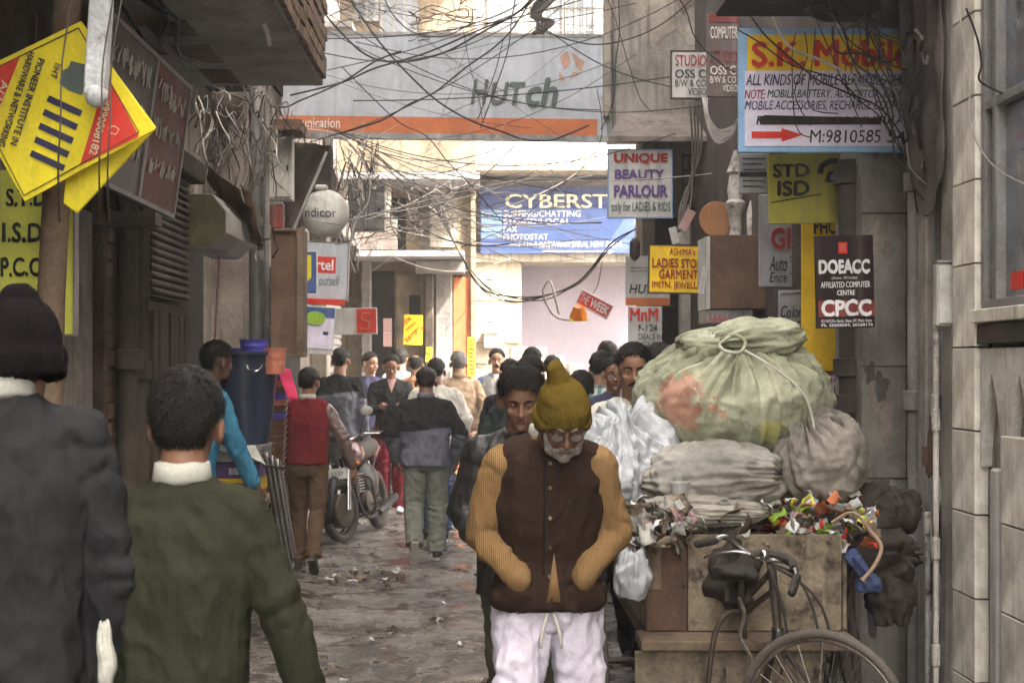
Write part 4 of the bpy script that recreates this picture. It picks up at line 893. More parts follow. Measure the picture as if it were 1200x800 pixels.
man('man in a pale shirt whose head shows right of the dark green jacket man', 647, 14.9, 416, -6, top='cl_pinkshirt', trousers='cl_trouser')
man('short person in a dark patterned shawl behind the clear plastic sack, seen from behind', 683, 10.6, 434, 8, top='cl_dkpattern', trousers='cl_trouser', hair_len=1.3, tufts=1200, loose=1.1)
man('man in a green and white plaid shirt, back turned, near the sunlit rubble', 702, 12.2, 411, -20, top='cl_plaid', trousers='cl_trouser', loose=1.15, hair_len=1.1)
man('man with spectacles facing us between the plaid shirt and the white shirt', 721, 11.2, 417, 168, top='cl_navy', trousers='cl_trouser', glasses=True, head=(10,-4))
man('tall man in a navy jacket whose dark hair rises above the plaid shirt', 714, 15.2, 399, 10, top='cl_navy', trousers='cl_trouser')
man('dark-haired person half hidden behind the top of the green sack', 778, 9.6, 401, 20, top='cl_black', trousers='cl_trouser', tufts=1200)
man('woman with tied hair in a black sweater and wine trousers looking down at a phone', 458, 17.2, 414, 186, top='cl_black', trousers='cl_wine', skin='skin', glasses=True, arms=PHONE, head=(0,-16), neck_v='pink_faint', hem=.80, leg_r=1.2, hair_len=1.15, handpose=(((.3,.8,.5),(0,.3,-1),30),((-.3,.8,.5),(0,.3,-1),30)), shoe='white')
man('tall man in a grey jacket with black shoulders behind the motorcycle', 397, 15.9, 407, -12, top='cl_grey', top2='cl_blackyoke', split=('above', 1.27), trousers='cl_trouser', loose=1.2)
man('man in a navy jacket and open white collar, face turned to the sunlight', 431, 18.2, 412, 205, top='cl_navy', trousers='cl_trouser', collar='white', head=(20,-4), skin='skin3')
man('balding man in an orange brown shirt seen from behind', 487, 18.4, 414, 4, top='cl_orange', trousers='cl_trouser', bald=True)
man('dark-haired man farthest back, by the yellow poster', 469, 19.3, 408, -4, top='cl_pinkshirt', trousers='cl_trouser')
man('vendor in a bright blue jersey bending over the boxes on the left stall', 224, 9.75, 398, -52, top='cl_blue', trousers='cl_trouser', skin='skin2', arms=(((.06,.03,-.28),(.0,.1,-.24)),((.04,.07,-.28),(.0,.12,-.23))), vox=.0075, tufts=1500, lean=.1, loose=1.05, fold=.012)
ph = thing('mobile_phone', 'small dark phone held by the woman in the black sweater', 'phone', (X(455,16.8), 16.78, 1.22)); part('case', MB().box(-.03,.03,-.008,.008,-.06,.06), M['moto_black'], ph, local=True); part('screen', MB().box(-.026,.026,.0085,.0095,-.05,.05), M['glass'], ph, local=True)
# ---------------------------------------------------------------- signs and lettering
def text_mesh(s, bold=0, shear=0, spacing=1.0):
    cu = bpy.data.curves.new('t', 'FONT'); cu.body = s; cu.extrude = .02; cu.resolution_u = 3; cu.shear = shear; cu.space_character = spacing
    o = bpy.data.objects.new('t', cu); COL.objects.link(o)
    me = bpy.data.meshes.new_from_object(o.evaluated_get(bpy.context.evaluated_depsgraph_get()))
    bpy.data.objects.remove(o); bpy.data.curves.remove(cu); return me
class Sign:
    def __init__(s, name, label, cat, rect, D, mat, yaw=0, roll=0, tilt=0, th=.02, frame=None, fw=2, group=None, board=True, cat_part='board', pos=None):
        s.cx, s.cy = (rect[0]+rect[2])/2, (rect[1]+rect[3])/2; s.s = D/F; s.th = th
        s.root = thing(name, label, cat, pos or P(s.cx, s.cy, D), group, (R(tilt), R(roll), R(yaw)))
        w_, h_ = (rect[2]-rect[0])*s.s, (rect[3]-rect[1])*s.s
        if board: part(cat_part, MB().box(-w_/2, w_/2, -th/2, th/2, -h_/2, h_/2), mat, s.root, local=True, bevel=min(.004, th/4))
        if frame:
            f = fw*s.s; m = MB(); t = th/2+.006
            m.box(-w_/2-f, w_/2+f, -t, t, h_/2, h_/2+f).box(-w_/2-f, w_/2+f, -t, t, -h_/2-f, -h_/2).box(-w_/2-f, -w_/2, -t, t, -h_/2, h_/2).box(w_/2, w_/2+f, -t, t, -h_/2, h_/2)
            part('frame', m, M[frame], s.root, local=True)
    def lx(s, px): return (px - s.cx)*s.s
    def lz(s, py): return -(py - s.cy)*s.s
    def rect(s, name, x0, y0, x1, y1, mat, lay=1, th=.003):
        y = -s.th/2 - .0015 - .003*lay
        return part(name, MB().box(s.lx(x0), s.lx(x1), y-.0012, y+.0012, s.lz(y1), s.lz(y0)), M[mat], s.root, local=True)
    def poly(s, name, pts, mat, lay=1):
        y = -s.th/2 - .0015 - .003*lay
        return part(name, MB().poly([(s.lx(a), y, s.lz(b)) for a, b in pts], (0, .002, 0)), M[mat], s.root, local=True)
    def line(s, name, pts, w, mat, lay=1):
        y = -s.th/2 - .003*lay
        return part(name, MB().tube([(s.lx(a), y, s.lz(b)) for a, b in pts], w*s.s/2, 5), M[mat], s.root, local=True)
    def text(s, t, x0, y0, x1, y1, mat, bold=.01, shear=0, lay=2, ang=0, spacing=1.0):
        me = text_mesh(t, 0, shear, spacing)
        if bold > .004:      # heavier strokes: copies set a little aside and a little proud of one another
            bm = bmesh.new(); bm.from_mesh(me); cp = bm.copy() if False else None; src = me.copy(); n0 = 0
            for q, (dx, dy) in enumerate(((-bold, .3*bold), (bold, -.3*bold), (.4*bold, bold), (-.4*bold, -bold))[:2 if bold < .016 else 4]):
                bm.from_mesh(src); bm.verts.ensure_lookup_table(); n = len(src.vertices)
                for v in bm.verts[-n:]: v.co.x += dx; v.co.y += dy; v.co.z += .012*(q+1)
            bm.to_mesh(me); bm.free(); bpy.data.meshes.remove(src)
        xs = [v.co.x for v in me.vertices]; ys = [v.co.y for v in me.vertices]
        if not xs: return
        a, b, c, d = min(xs), max(xs), min(ys), max(ys)
        if ang: w_, h_ = x1, y1; ox, oz = s.lx(x0), s.lz(y0)       # x0,y0 = centre, x1,y1 = size in pixels
        else: w_, h_ = x1-x0, y1-y0; ox, oz = s.lx((x0+x1)/2), s.lz((y0+y1)/2)
        ca, sa = math.cos(R(ang)), math.sin(R(ang)); yy = -s.th/2 - .0015 - .003*lay
        for v in me.vertices:
            u = ((v.co.x-a)/(b-a)-.5)*w_*s.s; w2 = ((v.co.y-c)/(d-c)-.5)*h_*s.s; z = v.co.z
            q_ = Vector((u*40/h_/s.s/10, w2*30/h_/s.s/10, s.cx*.37 + y0)); hh = min(.0035, h_*s.s*.05); u += hh*noise.noise(q_); w2 += hh*1.3*noise.noise(q_ + Vector((7,3,1)))      # a painter's unsteady hand
            v.co = (ox + u*ca + w2*sa, yy - z*.05, oz - u*sa + w2*ca)
        return link('lettering', me, M[mat], s.root, local=True)
S = Sign
# big grey banner
s = S('shop_banner', 'long faded grey blue telecom banner with an orange stripe spanning the lane', 'banner', (330,40,722,164), 14, M['banner'], th=.12, roll=.9, yaw=-1)
s.rect('orange_band', 330,139,700,158,'orange'); s.rect('lower_rail', 330,158,722,165,'iron_grey', 2); s.rect('upper_rail', 330,40,722,44,'iron_grey', 2); s.rect('end_strip', 711,44,716,158,'iron_grey', 1)
s.text('H', 552,94,573,124,'grey_text',.032,.22); s.text('UT', 575,97,616,124,'grey_text',.032,.22); s.text('CH'.lower(), 616,91,654,126,'grey_text',.032,.2)
s.text('unication', 356,142,400,153,'white',0)
for pts in (((655,66),(664,60),(668,74),(660,82)), ((668,61),(684,72),(680,84),(674,76)), ((655,84),(662,94),(657,96),(654,90)), ((670,84),(680,86),(668,92))): s.poly('emblem_petal', pts, 'emblem')
# blue cyber sign
s = S('shop_sign', 'wide blue sign with yellow headline on the end building', 'sign', (563,219,743,297), 23.85, M['blue'], th=.08)
s.rect('top_band',563,219,743,245,'deepblue',0); 
for k in range(4): s.rect('panel',564,247+8.6*k,588,254+8.6*k,'paleblue')
s.text('CYBERST', 592,228,712,244,'cream',.01)
s.text('SURFING/CHATTING', 590,247,680,254.5,'white',.004); s.text('STD/ISD/LOCAL', 590,256.5,668,263,'white',.004); s.text('FAX', 590,265.5,606,272,'white',.004); s.text('PHOTOSTAT', 590,274.5,642,281,'white',.004)
s.text('F-116 A KATWARIA SARAI, NEW DELHI', 608,283,728,291,'white',.0); s.line('arrow',[(635,295),(715,295)],1.5,'white'); s.poly('arrow_head',((713,292),(719,295),(713,298)),'white')
# S.K. mobile sign
s = S('shop_sign', 'white and yellow mobile repairing sign with a light blue border and red arrow', 'sign', (865,34,1068,179), 7.93, M['lightblue'], th=.03)
s.rect('field',872,84,1068,172,'lilac'); s.rect('headline_field',875,42,1068,84,'yellow3')
s.text('S.K.', 880,50,943,80,'red',.03); s.text('Mobile', 953,48,1066,80,'red',.03)
s.text('ALL KINDS OF MOBILE REPAIRING SHOP', 873,88,1068,101,'navy',.012,.25)
s.text('NOTE:', 872,106,896,117,'darkred',.012,.2); s.text('MOBILE BATTERY, ADDOPTOR, COVER', 898,106,1064,117,'green_text',.008,.25)
s.text('MOBILE ACCESSORIES, RECHARGE COUPON', 872,119,1064,131,'navy',.008,.25); s.text('F-                     MUNIRKA', 885,137,1058,147,'black',.008,.2)
s.poly('strike_bar', ((888,140),(895,136),(1031,139),(1031,147),(890,147)), 'black_sign', 3)
s.rect('arrow_shaft',880,155,917,163,'red',2); s.poly('arrow_head',((915,151),(940,159),(915,167)),'red',2); s.text('M:9810585', 948,153,1031,168,'black',.004,.1); s.text('54', 1038,153,1060,168,'black',.015,.1)
# studio signs
s = S('shop_sign', 'small faded white studio sign hanging left of the darker studio board', 'sign', (787,61,828,115), 11.6, M['white_old'], frame='iron_dark', fw=1.5)
s.text('STUDIO', 791,65,827,78,'darkred',.01); s.text('OSS C', 791,82,827,92,'black',.01); s.text('B/W & CO', 791,94,827,102,'black',.0); s.text('VIDEO', 806,104,827,112,'black',.0)
s = S('shop_sign', 'dark studio and computer sign behind the mobile repair sign', 'sign', (828,16,866,114), 10.6, M['darkgrey_sign'])
s.text('COMPUTER', 832,32,864,46,'scribble',0); s.text('STUDIO', 832,60,864,74,'maroon_board',.01); s.text('OSS C', 832,78,862,88,'scribble',0); s.text('B/W & CO', 832,90,862,98,'scribble',0); s.text('VIDEO', 846,100,864,108,'scribble',0); s.rect('upper_field',830,17,865,27,'maroon_board')
s = S('shop_sign', 'white unique beauty parlour sign under the cement awning', 'sign', (713,176,787,255), 12.9, M['white_old'], frame='paleblue', fw=1, th=.04, yaw=0)
s.text('UNIQUE', 719,180,782,193,'darkred',.05); s.text('BEAUTY', 720,199,778,211,'purple_text',.045); s.text('PARLOUR', 719,217,782,232,'purple_text',.045); s.text('only for LADIES & KIDS', 716,237,785,251,'green_text',.01)
s = S('shop_sign', 'yellow ladies store garments sign with a dark frame', 'sign', (761,288,828,343), 11.6, M['yellow3'], frame='wood_dark', fw=1.5, roll=1)
s.text("ASHIMA's", 784,291,814,299,'darkred',.01); s.text('LADIES STORE', 764,303,827,314,'darkred',.025); s.text('GARMENTS', 772,316,822,327,'darkred',.02); s.text('IMITN. JEWELLER', 764,330,826,340,'darkred',.015)
s = S('shop_sign', 'pale grey half-hidden sign with black letters above the orange strip', 'sign', (733,300,785,350), 13.3, M['white_old'])
s.text('HUTC', 737,333,775,344,'black',.02,.2); s.line('rule',[(738,314),(780,313)],.6,'black'); s.line('rule',[(738,318),(776,317)],.6,'black'); s.rect('orange_band',733,349,785,358,'orange')
s = S('shop_sign', 'white shop sign with big red letters and a house number below the orange strip', 'sign', (736,359,776,405), 13.0, M['white_old'])
s.text('MnM', 738,361,771,376,'red',.03); s.text('F-124', 748,380,770,388,'black',.005); s.text('DEALS IN', 748,391,776,398,'black',.0); s.text('COLOUR', 752,400,776,405,'black',0)
# orange disc, tilted white cards, box sign
o = thing('round_sign', 'plain brown orange round board under the awning', 'sign', P(840,257,11.4)); part('disc', MB().lathe([(.001,-.02),(.13,-.02),(.135,0),(.13,.02),(.001,.02)], (0,0,0), 28, Matrix.Rotation(R(90),3,'X')), M['peach'], o, local=True, smooth=True)
for i, (px, py, w_, h_, ro) in enumerate(((805,258,11,26,28),(790,276,9,20,-15),(799,280,7,16,-28))):
    S('card', ('folded brown card tilted beside the orange disc','thin white card hanging just above the yellow ladies sign','thin white curled card right above the yellow ladies sign')[i], 'card', (px-w_/2,py-h_/2,px+w_/2,py+h_/2), 11.7+.1*i, M[('pink_faint','white_old','white_old')[i]], roll=ro, th=.006, cat_part='sheet', tilt=8*i)
bxs = thing('box_sign', 'large brown box sign seen from its plain side above the sacks', 'box sign', P(860,320,10.2))
part('box', MB().box(-.165,.21,-.05,.35,-.24,.25), M['ply_brown'], bxs, local=True, bevel=.004); part('edge_strip', MB().box(-.19,-.166,-.052,.34,-.24,.24), M['white_old'], bxs, local=True)
part('lower_tray', MB().box(-.19,.12,-.02,.3,-.33,-.245), M['iron_grey'], bxs, local=True)
for k in range(5): part('motif', MB().tube([(-.17+.03*k,-.022,-.32),(-.16+.03*k,-.022,-.28),(-.145+.03*k,-.022,-.32)], .004, 5), M['red'], bxs, local=True)
S('card', 'small white card clipped to the left edge of the brown box sign', 'card', (820,312,828,345), 10.05, M['white_old'], roll=12, th=.006, cat_part='sheet', yaw=20)
# right cluster
s = S('shop_sign', 'grey shop sign with red headline and handwritten lines behind the drain pipe', 'sign', (889,228,941,336), 9.3, M['grey_sign'])
s.text('GIF', 903,267,938,292,'darkred',.03); s.text('Auto', 901,300,922,318,'black',0,.3); s.text('Ence', 901,319,922,331,'black',0,.3); s.text('CYBER', 925,300,941,308,'black',.0); s.line('rule',[(925,321),(940,321)],1,'black')
s = S('shop_sign', 'small grey handwritten sign below the grey sign with red headline', 'sign', (912,340,940,400), 9.2, M['grey_sign']); s.text('Color', 914,358,940,372,'black',.01,.3); s.text('F', 934,376,940,388,'black',.01); s.line('rule',[(914,345),(938,343)],1,'black')
s = S('shop_sign', 'dull yellow phone booth sign with a telephone picture under the mobile sign', 'sign', (900,179,984,262), 8.5, M['yellow_dull'], frame=None, roll=-1)
s.text('STD', 905,192,948,208,'black',.03); s.text('ISD', 910,212,948,230,'black',.03); s.line('rule',[(903,237),(962,228)],1.4,'black'); s.line('rule',[(902,180),(985,176)],1.6,'black')
s.line('handset',[(960,204),(963,195),(972,190),(981,190)],7,'black'); s.poly('telephone',((966,214),(970,202),(984,200),(984,216)),'black'); s.poly('dial',((972,206),(982,205),(982,212),(973,212)),'grey_sign',2)
s = S('shop_sign', 'small grey sign with tiny text left of the dull yellow phone booth sign', 'sign', (866,180,899,227), 8.8, M['grey_sign'])
for k in range(6): s.line('print_line',[(870,186+6.5*k),(896-3*(k%2),186+6.5*k)],1.2,'black')
s.rect('black_strip',867,202,898,207,'black')
s = S('shop_sign', 'tall golden yellow panel with a phone headline beside the drain pipe', 'sign', (939,250,981,435), 9.0, M['yellow3'])
s.text('PHO', 953,257,981,275,'black',.02)
s = S('shop_sign', 'maroon sign with pale letters low beside the black drain pipe', 'sign', (944,436,984,530), 9.0, M['maroon_board'])
s.text('NTER', 950,440,982,460,'lilac',.015); s.text('OW', 964,465,982,481,'lilac',.015); s.text('LO', 955,486,982,497,'lilac',.01)
s = S('shop_sign', 'black computer centre sign with bold white letters wired to the drain pipe', 'sign', (955,276,1024,384), 7.6, M['black_sign'], th=.01, roll=-1.2)
s.text('DOEACC', 959,304,1019,321,'white',.05); s.text('(Govt. Of India)', 974,324,1004,328,'white',.0); s.text('AFFILIATED COMPUTER', 961,330,1019,337,'white',.015); s.text('CENTRE', 980,340,1001,346,'white',.015)
s.rect('red_band',958,352,1024,371,'maroon_board'); s.text('CPCC', 961,351,1020,371,'white',.04); s.text('63 N/7,Dn Sarai, Near IIT Main Gate', 961,374,1020,378,'white',.005); s.text('Ph. 26868684, 26568176', 961,379,1021,383,'white',.01)
s.rect('logo_square',983,284,993,297,'red'); 
for k in range(3): s.line('logo_bar',[(985,287+3*k),(991,287+3*k)],1,'pink_faint',2)
# black drain pipe with collars, white ornamental posts
pipe('drain_pipe', M['pipe_brown'], None, [(X(996,8.2), 8.2, 0), (X(996,8.2), 8.2, 2.76)], .06, (.53,.6,.97), 'black cast drain pipe running down beside the pebble-dashed pillar', 'drain pipe', n=16)
for i, (px, D) in enumerate(((862,10.9),(884,10.7))):
    x_ = X(px, D); zb, zt = 1.0, Z(176 if i == 0 else 235, D)
    prof = [(.055,0),(.05,zb)] 
    o = part('ornamental_post', MB().lathe([(.07,0),(.05,.1),(.045,Z(278,D)),(.05,Z(250,D)),(.07,Z(244,D)),(.075,Z(238,D)),(.05,Z(234,D)),(.06,Z(222,D)),(.045,Z(206,D)),(.065,Z(202,D)),(.05,Z(196,D)),(.03,Z(186,D)),(.012,zt)] if i == 0 else [(.06,0),(.05,.1),(.048,2.0),(.055,Z(250,D)),(.03,zt)], (x_, D, 0), 16), M['pipe_white'], smooth=True)
    tag(o, ('tall white turned post with a finial beside the orange disc','plain flaking white post next to the turned white post')[i], 'post')
# THE WEEK and its lamp on the cable
s = S('hanging_sign', 'tilted red and white magazine sign hanging from the sagging cables', 'sign', (675,347,718,366), 15.0, M['white'], roll=28, th=.03)
s.rect('red_field',677,349,716,364,'red'); s.text('THE', 678,351,689,362,'white',.0); s.text('WEEK', 691,351,715,362,'white',.04)
lm_ = thing('broken_lamp', 'broken orange and yellow plastic lamp dangling beside the red magazine sign', 'lamp', P(678,369,14.9))
part('shade', MB().lathe([(.05,.09),(.085,.0),(.09,-.03),(.06,-.035)], (0,0,0), 10, Matrix.Rotation(R(25),3,'X')), M['amber'], lm_, local=True); part('reflector', MB().ell((.01,-.04,.0), (.05,.03,.05)), M['white'], lm_, local=True, smooth='all'); part('rim', MB().box(-.09,.09,-.05,.03,-.06,-.04), M['yellow'], lm_, local=True)
# left cluster: rhombus signs on the pole
def rhomb(name, label, corners, D, mat, th=.015, yaw=0):
    c = sum((P(a,b,D) for a,b in corners), Vector())/len(corners); root = thing(name, label, 'sign', c)
    part('board', MB().poly([P(a,b,D) - c for a,b in corners], (0,th,0)), mat, root, local=True, bevel=.003); return root, c
D = 4.6
S_ = S('shop_sign', 'square yellow institute sign turned on its corner, nailed to the leaning pole', 'sign', (0,0,10,10), D, M['yellow'], board=False, pos=P(78,120,D)); S_.cx, S_.cy, S_.th = 78, 120, .012
q = [(95,25),(181,152),(29,236),(-50,95)]
part('board', MB().poly([P(a,b,D)-P(78,120,D) for a,b in q], (0,.01,0)), M['yellow'], S_.root, local=True)
S_.th = 0.0
part('inner_line', MB().tube([P(a,b,D-.004)-P(78,120,D) for a,b in ((92,33),(163,155),(28,229),(-40,97),(92,33))], .0022, 5), M['wood_dark'], S_.root, local=True)
S_.poly('red_field', ((126,88),(163,160),(94,194)), 'red'); S_.poly('red_field', ((-45,99),(24,66),(-6,140),(-20,150)), 'red')
ang = 108
for i, (cx_, cy_, w_, h_, t_) in enumerate(((20,117,116,8,'HARDWARE & NETWORKING'),(33,120,106,8,'PIONEER INSTITUTE IN'))):
    if t_: S_.text(t_, cx_, cy_, w_, h_, 'navy', .015, ang=ang)
for k in range(5):
    a = Vector((101-k*4.6, 117-0, 0)); x0, y0 = 58-k*5, 112+k*16; x1, y1 = 97-k*5, 130+k*16
    S_.poly('letter_bar', ((x0,y0),(x1,y1),(x1-3,y1+7),(x0-3,y0+7)), 'navy')
S_.poly('dome_mark', ((72,84),(80,80),(84,72),(100,76),(104,98),(96,112),(80,106),(70,98)), 'grey_text'); S_.text('IIHT', 66,84,18,7,'navy',.01,ang=ang)
S_.text('9990008182', 118,150,66,9,'cream',.01,ang=105); S_.text('A/21', 3,110,30,9,'cream',.01,ang=ang); S_.line('emblem',[(128,150),(134,148),(140,152),(136,158),(129,156),(128,150)],2,'cream')
r_, c_ = rhomb('shop_sign', 'plain yellow back of a second corner-turned sign behind the institute sign', [(126,72),(183,150),(90,250),(74,238),(76,214)], 4.66, M['yellow'])
pl_ = part('street_pole', MB().tube([(X(92,4.75),4.75,3.4),(X(60,4.9),4.9,1.9),(X(42,4.95),4.95,.0)], [.042,.044,.05], 14), M['wood_mid'], smooth=True); tag(pl_, 'dark weathered pole leaning across the yellow signs at the left', 'pole')
po = thing('square_post', 'chipped white square post end hanging over the institute sign', 'post', P(117,50,4.5)); part('post', MB().bar(P(123,-60,4.5)-P(117,50,4.5), P(112,112,4.5)-P(117,50,4.5), .06, .06), M['post_white'], po, local=True, bevel=.004)
part('broken_end', MB().ell(P(113,112,4.49)-P(117,50,4.5), (.034,.034,.035)), M['post_white'], po, local=True, smooth='all')
s = S('shop_sign', 'upright yellow phone booth sign with black letters behind the leaning pole', 'sign', (2,200,88,392), 5.6, M['yellow2'], th=.05, yaw=0, tilt=0, frame='iron_grey', fw=2)
s.text('S.T.D.', 10,222,62,243,'black',.03); s.text('I.S.D.', 6,262,58,285,'black',.03); s.text('P.C.O.', 4,302,58,325,'black',.03); s.rect('bolt_head',62,328,66,333,'black')
# two boards leaning out of the left wall
for (y0, y1, mat, lab, nm) in ((6.05,6.86,'black_board','faded black board with chalky writing leaning out of the left wall',0), (6.9,7.66,'maroon_board','maroon board with chalky writing beside the black board on the left wall',1)):
    L_ = y1-y0; root = thing('shop_board', lab, 'sign board', (-1.49,(y0+y1)/2,2.73), None, (R(8), 0, R(90)))
    part('board', MB().box(-L_/2,L_/2,-.012,.012,-.31,.31), M[mat], root, local=True); f_ = MB()
    f_.box(-L_/2-.02,L_/2+.02,-.02,.02,.31,.33).box(-L_/2-.02,L_/2+.02,-.02,.02,-.33,-.31).box(-L_/2-.02,-L_/2,-.02,.02,-.31,.31).box(L_/2,L_/2+.02,-.02,.02,-.31,.31); part('frame', f_, M['iron_grey'], root, local=True)
    rr = random.Random(nm+4)
    for rw in range(3):
        x = -L_/2+.06
        while x < L_/2-.1:
            h0 = .2-.17*rw; p_ = [(x+rr.uniform(0,.05), -.016, h0+rr.uniform(-.05,.05)) for _ in range(4)]
            part('brush_stroke', MB().tube(spline(p_, 3), .0032 if rw else .0045, 4), M['scribble'], root, local=True); x += rr.uniform(.04,.075)
# octagonal shutter housing, crumpled sheets, boxes and posts of the second shop
oc = [(211,228),(248,228),(264,248),(264,272),(246,288),(212,288)]
r0 = thing('shutter_box', 'eight-sided shutter housing with a yellowed end panel, projecting from the left shop', 'shutter box', P(236,258,9.15))
part('end_panel', MB().poly([P(a,b,9.15)-P(236,258,9.15) for a,b in oc], (0,.012,0)), M['box_olive'], r0, local=True); c_ = P(236,258,9.15)
part('housing', MB().poly([P(a,b,9.165)-c_ + (P(a,b,9.165)-c_)*.04 for a,b in oc], (0,1.1,0)), M['box_white'], r0, local=True, bevel=.004)
def crumple(name, label, cat, pts, mat, amp=.03, th=.004, n=10):
    a, b, c, d = [Vector(p) for p in pts]; m = MB()
    for i in range(n+1):
        for j in range(n+1):
            u, v = i/n, j/n; p = a*(1-u)*(1-v)+b*u*(1-v)+c*u*v+d*(1-u)*v; q_ = p*5
            m.v.append(p + Vector((noise.noise(q_), noise.noise(q_+Vector((9,0,0))), noise.noise(q_+Vector((0,9,0)))))*amp)
    m.f = [(i*(n+1)+j, (i+1)*(n+1)+j, (i+1)*(n+1)+j+1, i*(n+1)+j+1) for i in range(n) for j in range(n)]
    o = part(name, m, M[mat], smooth=True); md = o.modifiers.new('s', 'SOLIDIFY'); md.thickness = th; return tag(o, label, cat)
crumple('metal_sheet', 'torn rusty metal sheet curling over the shutter housing', 'metal sheet', (P(238,198,9.6), P(286,222,9.5), P(304,290,10.2), P(262,262,10.6)), 'rust', .06)
crumple('metal_sheet', 'pale edged bent sheet hanging beside the grey lamp pole', 'metal sheet', (P(284,218,10.0), P(294,224,10.0), P(308,284,10.1), P(286,288,10.2)), 'wood_mid', .04)
crumple('awning_sheet', 'dark corrugated awning sheet slanting behind the round white sign', 'awning', (P(338,168,12.6), P(388,166,12.9), P(392,240,13.6), P(330,292,13.2)), 'iron_dark', .05)
part_ = part('metal_strut', MB().bar(P(383,178,12.3), P(343,272,12.3), .035, .02), M['iron_grey']); tag(part_, 'straight grey metal strut slanting over the round white sign', 'strut')
pipe('lamp_pole', M['iron_grey'], None, [(X(301,10.75),10.75,0),(X(301,10.75),10.75,3.6)], .055, (.72,), 'thick grey pole with a bare bulb in front of the cream shop', 'pole')
pipe('cable_pole', M['pipe_grey'], None, [(X(312,10.6),10.6,1.2),(X(313,10.6),10.6,3.5)], .02, (.3,.6), 'thin dark conduit just right of the thick grey pole', 'conduit')
ib = thing('bare_bulb', 'clear bare bulb in a holder tied to the grey pole', 'light bulb', P(305,297,10.6)); part('glass', MB().ell((0,0,-.02), (.035,.035,.045)), M['glass_clear'], ib, local=True, smooth='all'); part('holder', MB().lathe([(.018,.02),(.02,.07),(.01,.08)], (0,0,0), 10), M['iron_dark'], ib, local=True)
def ebox(label, px0, py0, px1, py1, D, dp, mat='box_white', cat='switch box'):
    c = P((px0+px1)/2, (py0+py1)/2, D); w_, h_ = (px1-px0)*D/F/2, (py1-py0)*D/F/2; r = thing('switch_box', label, cat, c)
    part('case', MB().box(-w_,w_,0,dp,-h_,h_), M[mat], r, local=True, bevel=.006); part('door', MB().box(-w_*.88,w_*.88,-.012,-.001,-h_*.92,h_*.92), M[mat], r, local=True, bevel=.003)
    part('latch', MB().box(w_*.6,w_*.75,-.025,-.012,-.02,.02), M['iron_dark'], r, local=True); part('cap_plate', MB().box(-w_*1.05,w_*1.05,-.015,dp,h_+.001,h_+.012), M['iron_grey'], r, local=True); return r
ebox('large white enamel box beside the grey pole', 312,160,342,234, 10.9, .16); ebox('small beige box fixed in front of the large white enamel box', 315,150,325,178, 10.5, .06, 'plaster_cream')
ebox('grey box with white cables among the tangle beyond the round sign', 411,223,451,270, 15.0, .2, 'iron_grey'); ebox('flaking grey box on the right house front above the peeling pipe', 1098,308,1124,382, 6.75, .06, 'box_white'); ebox('small maroon box under the large white enamel box', 316,240,331,268, 10.8, .12, 'maroon_board')
bm_ = part('timber_beam', MB().box(X(325,10.9),X(356,10.9),10.7,11.1,Z(157,10.9),Z(145,10.9)), M['rust']); tag(bm_, 'short brown beam above the large white enamel box', 'beam')
wb = thing('box_sign', 'brown plywood box sign with a raw wood edge, seen from behind', 'box sign', P(335,343,10.3)); part('panel', MB().box(-.1,.07,.0,.03,-.41,.41), M['ply_brown'], wb, local=True); part('edge_frame', MB().box(.071,.115,-.02,.26,-.43,.43).box(-.1,.0705,-.02,.1,.411,.43).box(-.1,.0705,-.02,.1,-.43,-.411), M['wood_mid'], wb, local=True, bevel=.003)
pk_ = part('measuring_strip', MB().bar(P(258,290,9.9), P(250,420,9.9), .03, .012), M['pink_faint']); tag(pk_, 'long pink strip standing upright against the shop doorway', 'strip')
# round telecom sign, airtel, idea, apple ad
rs = thing('round_sign', 'round white telecom sign bulging over the lane on the left', 'sign', P(381,250,12.5)); part('dome', MB().lathe([(.001,-.1),(.08,-.09),(.14,-.065),(.18,-.03),(.195,.01),(.185,.05),(.001,.06)], (0,0,0), 32, Matrix.Rotation(R(90),3,'X') @ Matrix.Rotation(R(180),3,'X')), M['box_white'], rs, local=True, smooth=True)
part('top_bracket', MB().box(-.08,.02,-.03,.05,.19,.23), M['box_white'], rs, local=True, bevel=.01)
me = text_mesh('ndicom', .015); xs = [v.co.x for v in me.vertices]; a_, b_ = min(xs), max(xs)
for v in me.vertices:
    u = ((v.co.x-a_)/(b_-a_)-.5)*.29; z = (v.co.y-.35)*.075/.7 - .03*u; rr_ = math.hypot(u, z); v.co = (u-.01, -.108 + 1.9*rr_*rr_*1.25 - v.co.z*.1, z)
link('lettering', me, M['navy'], rs, local=True)
part('rule', MB().tube([(-.1,-.098,-.07),(0,-.106,-.085),(.13,-.07,-.1)], .0025, 5), M['navy'], rs, local=True)
s = S('shop_sign', 'grey and white telecom sign with a red block, under the round sign', 'sign', (345,284,408,351), 12.4, M['grey_sign'], th=.08, roll=2, frame='iron_grey', fw=.8)
s.rect('field',346,285,407,350,'banner',0); s.rect('red_block',366,301,394,320,'red'); s.text('rtel', 371,304,391,317,'white',.02); s.text('Yourself', 369,323,399,334,'grey_text',0)
s = S('shop_sign', 'thin red strip sign just under the grey and white telecom sign', 'sign', (352,350,404,357), 12.3, M['red'], roll=3, th=.05, cat_part='strip')
s = S('shop_sign', 'blue sign with a yellow speech shape left of the telecom sign', 'sign', (350,295,371,344), 11.6, M['blue'], frame='white', fw=.9); s.poly('yellow_shape',((352,299),(365,299),(365,325),(354,338),(352,338)),'yellow')
s = S('poster', 'white poster with a bright green apple and a camera', 'poster', (353,359,392,415), 11.5, M['white_old'], roll=4, th=.01, cat_part='sheet'); s.rect('blue_field',354,360,391,372,'blue'); s.rect('pale_field',361,372,391,408,'lilac'); s.rect('red_edge',354,378,360,402,'red')
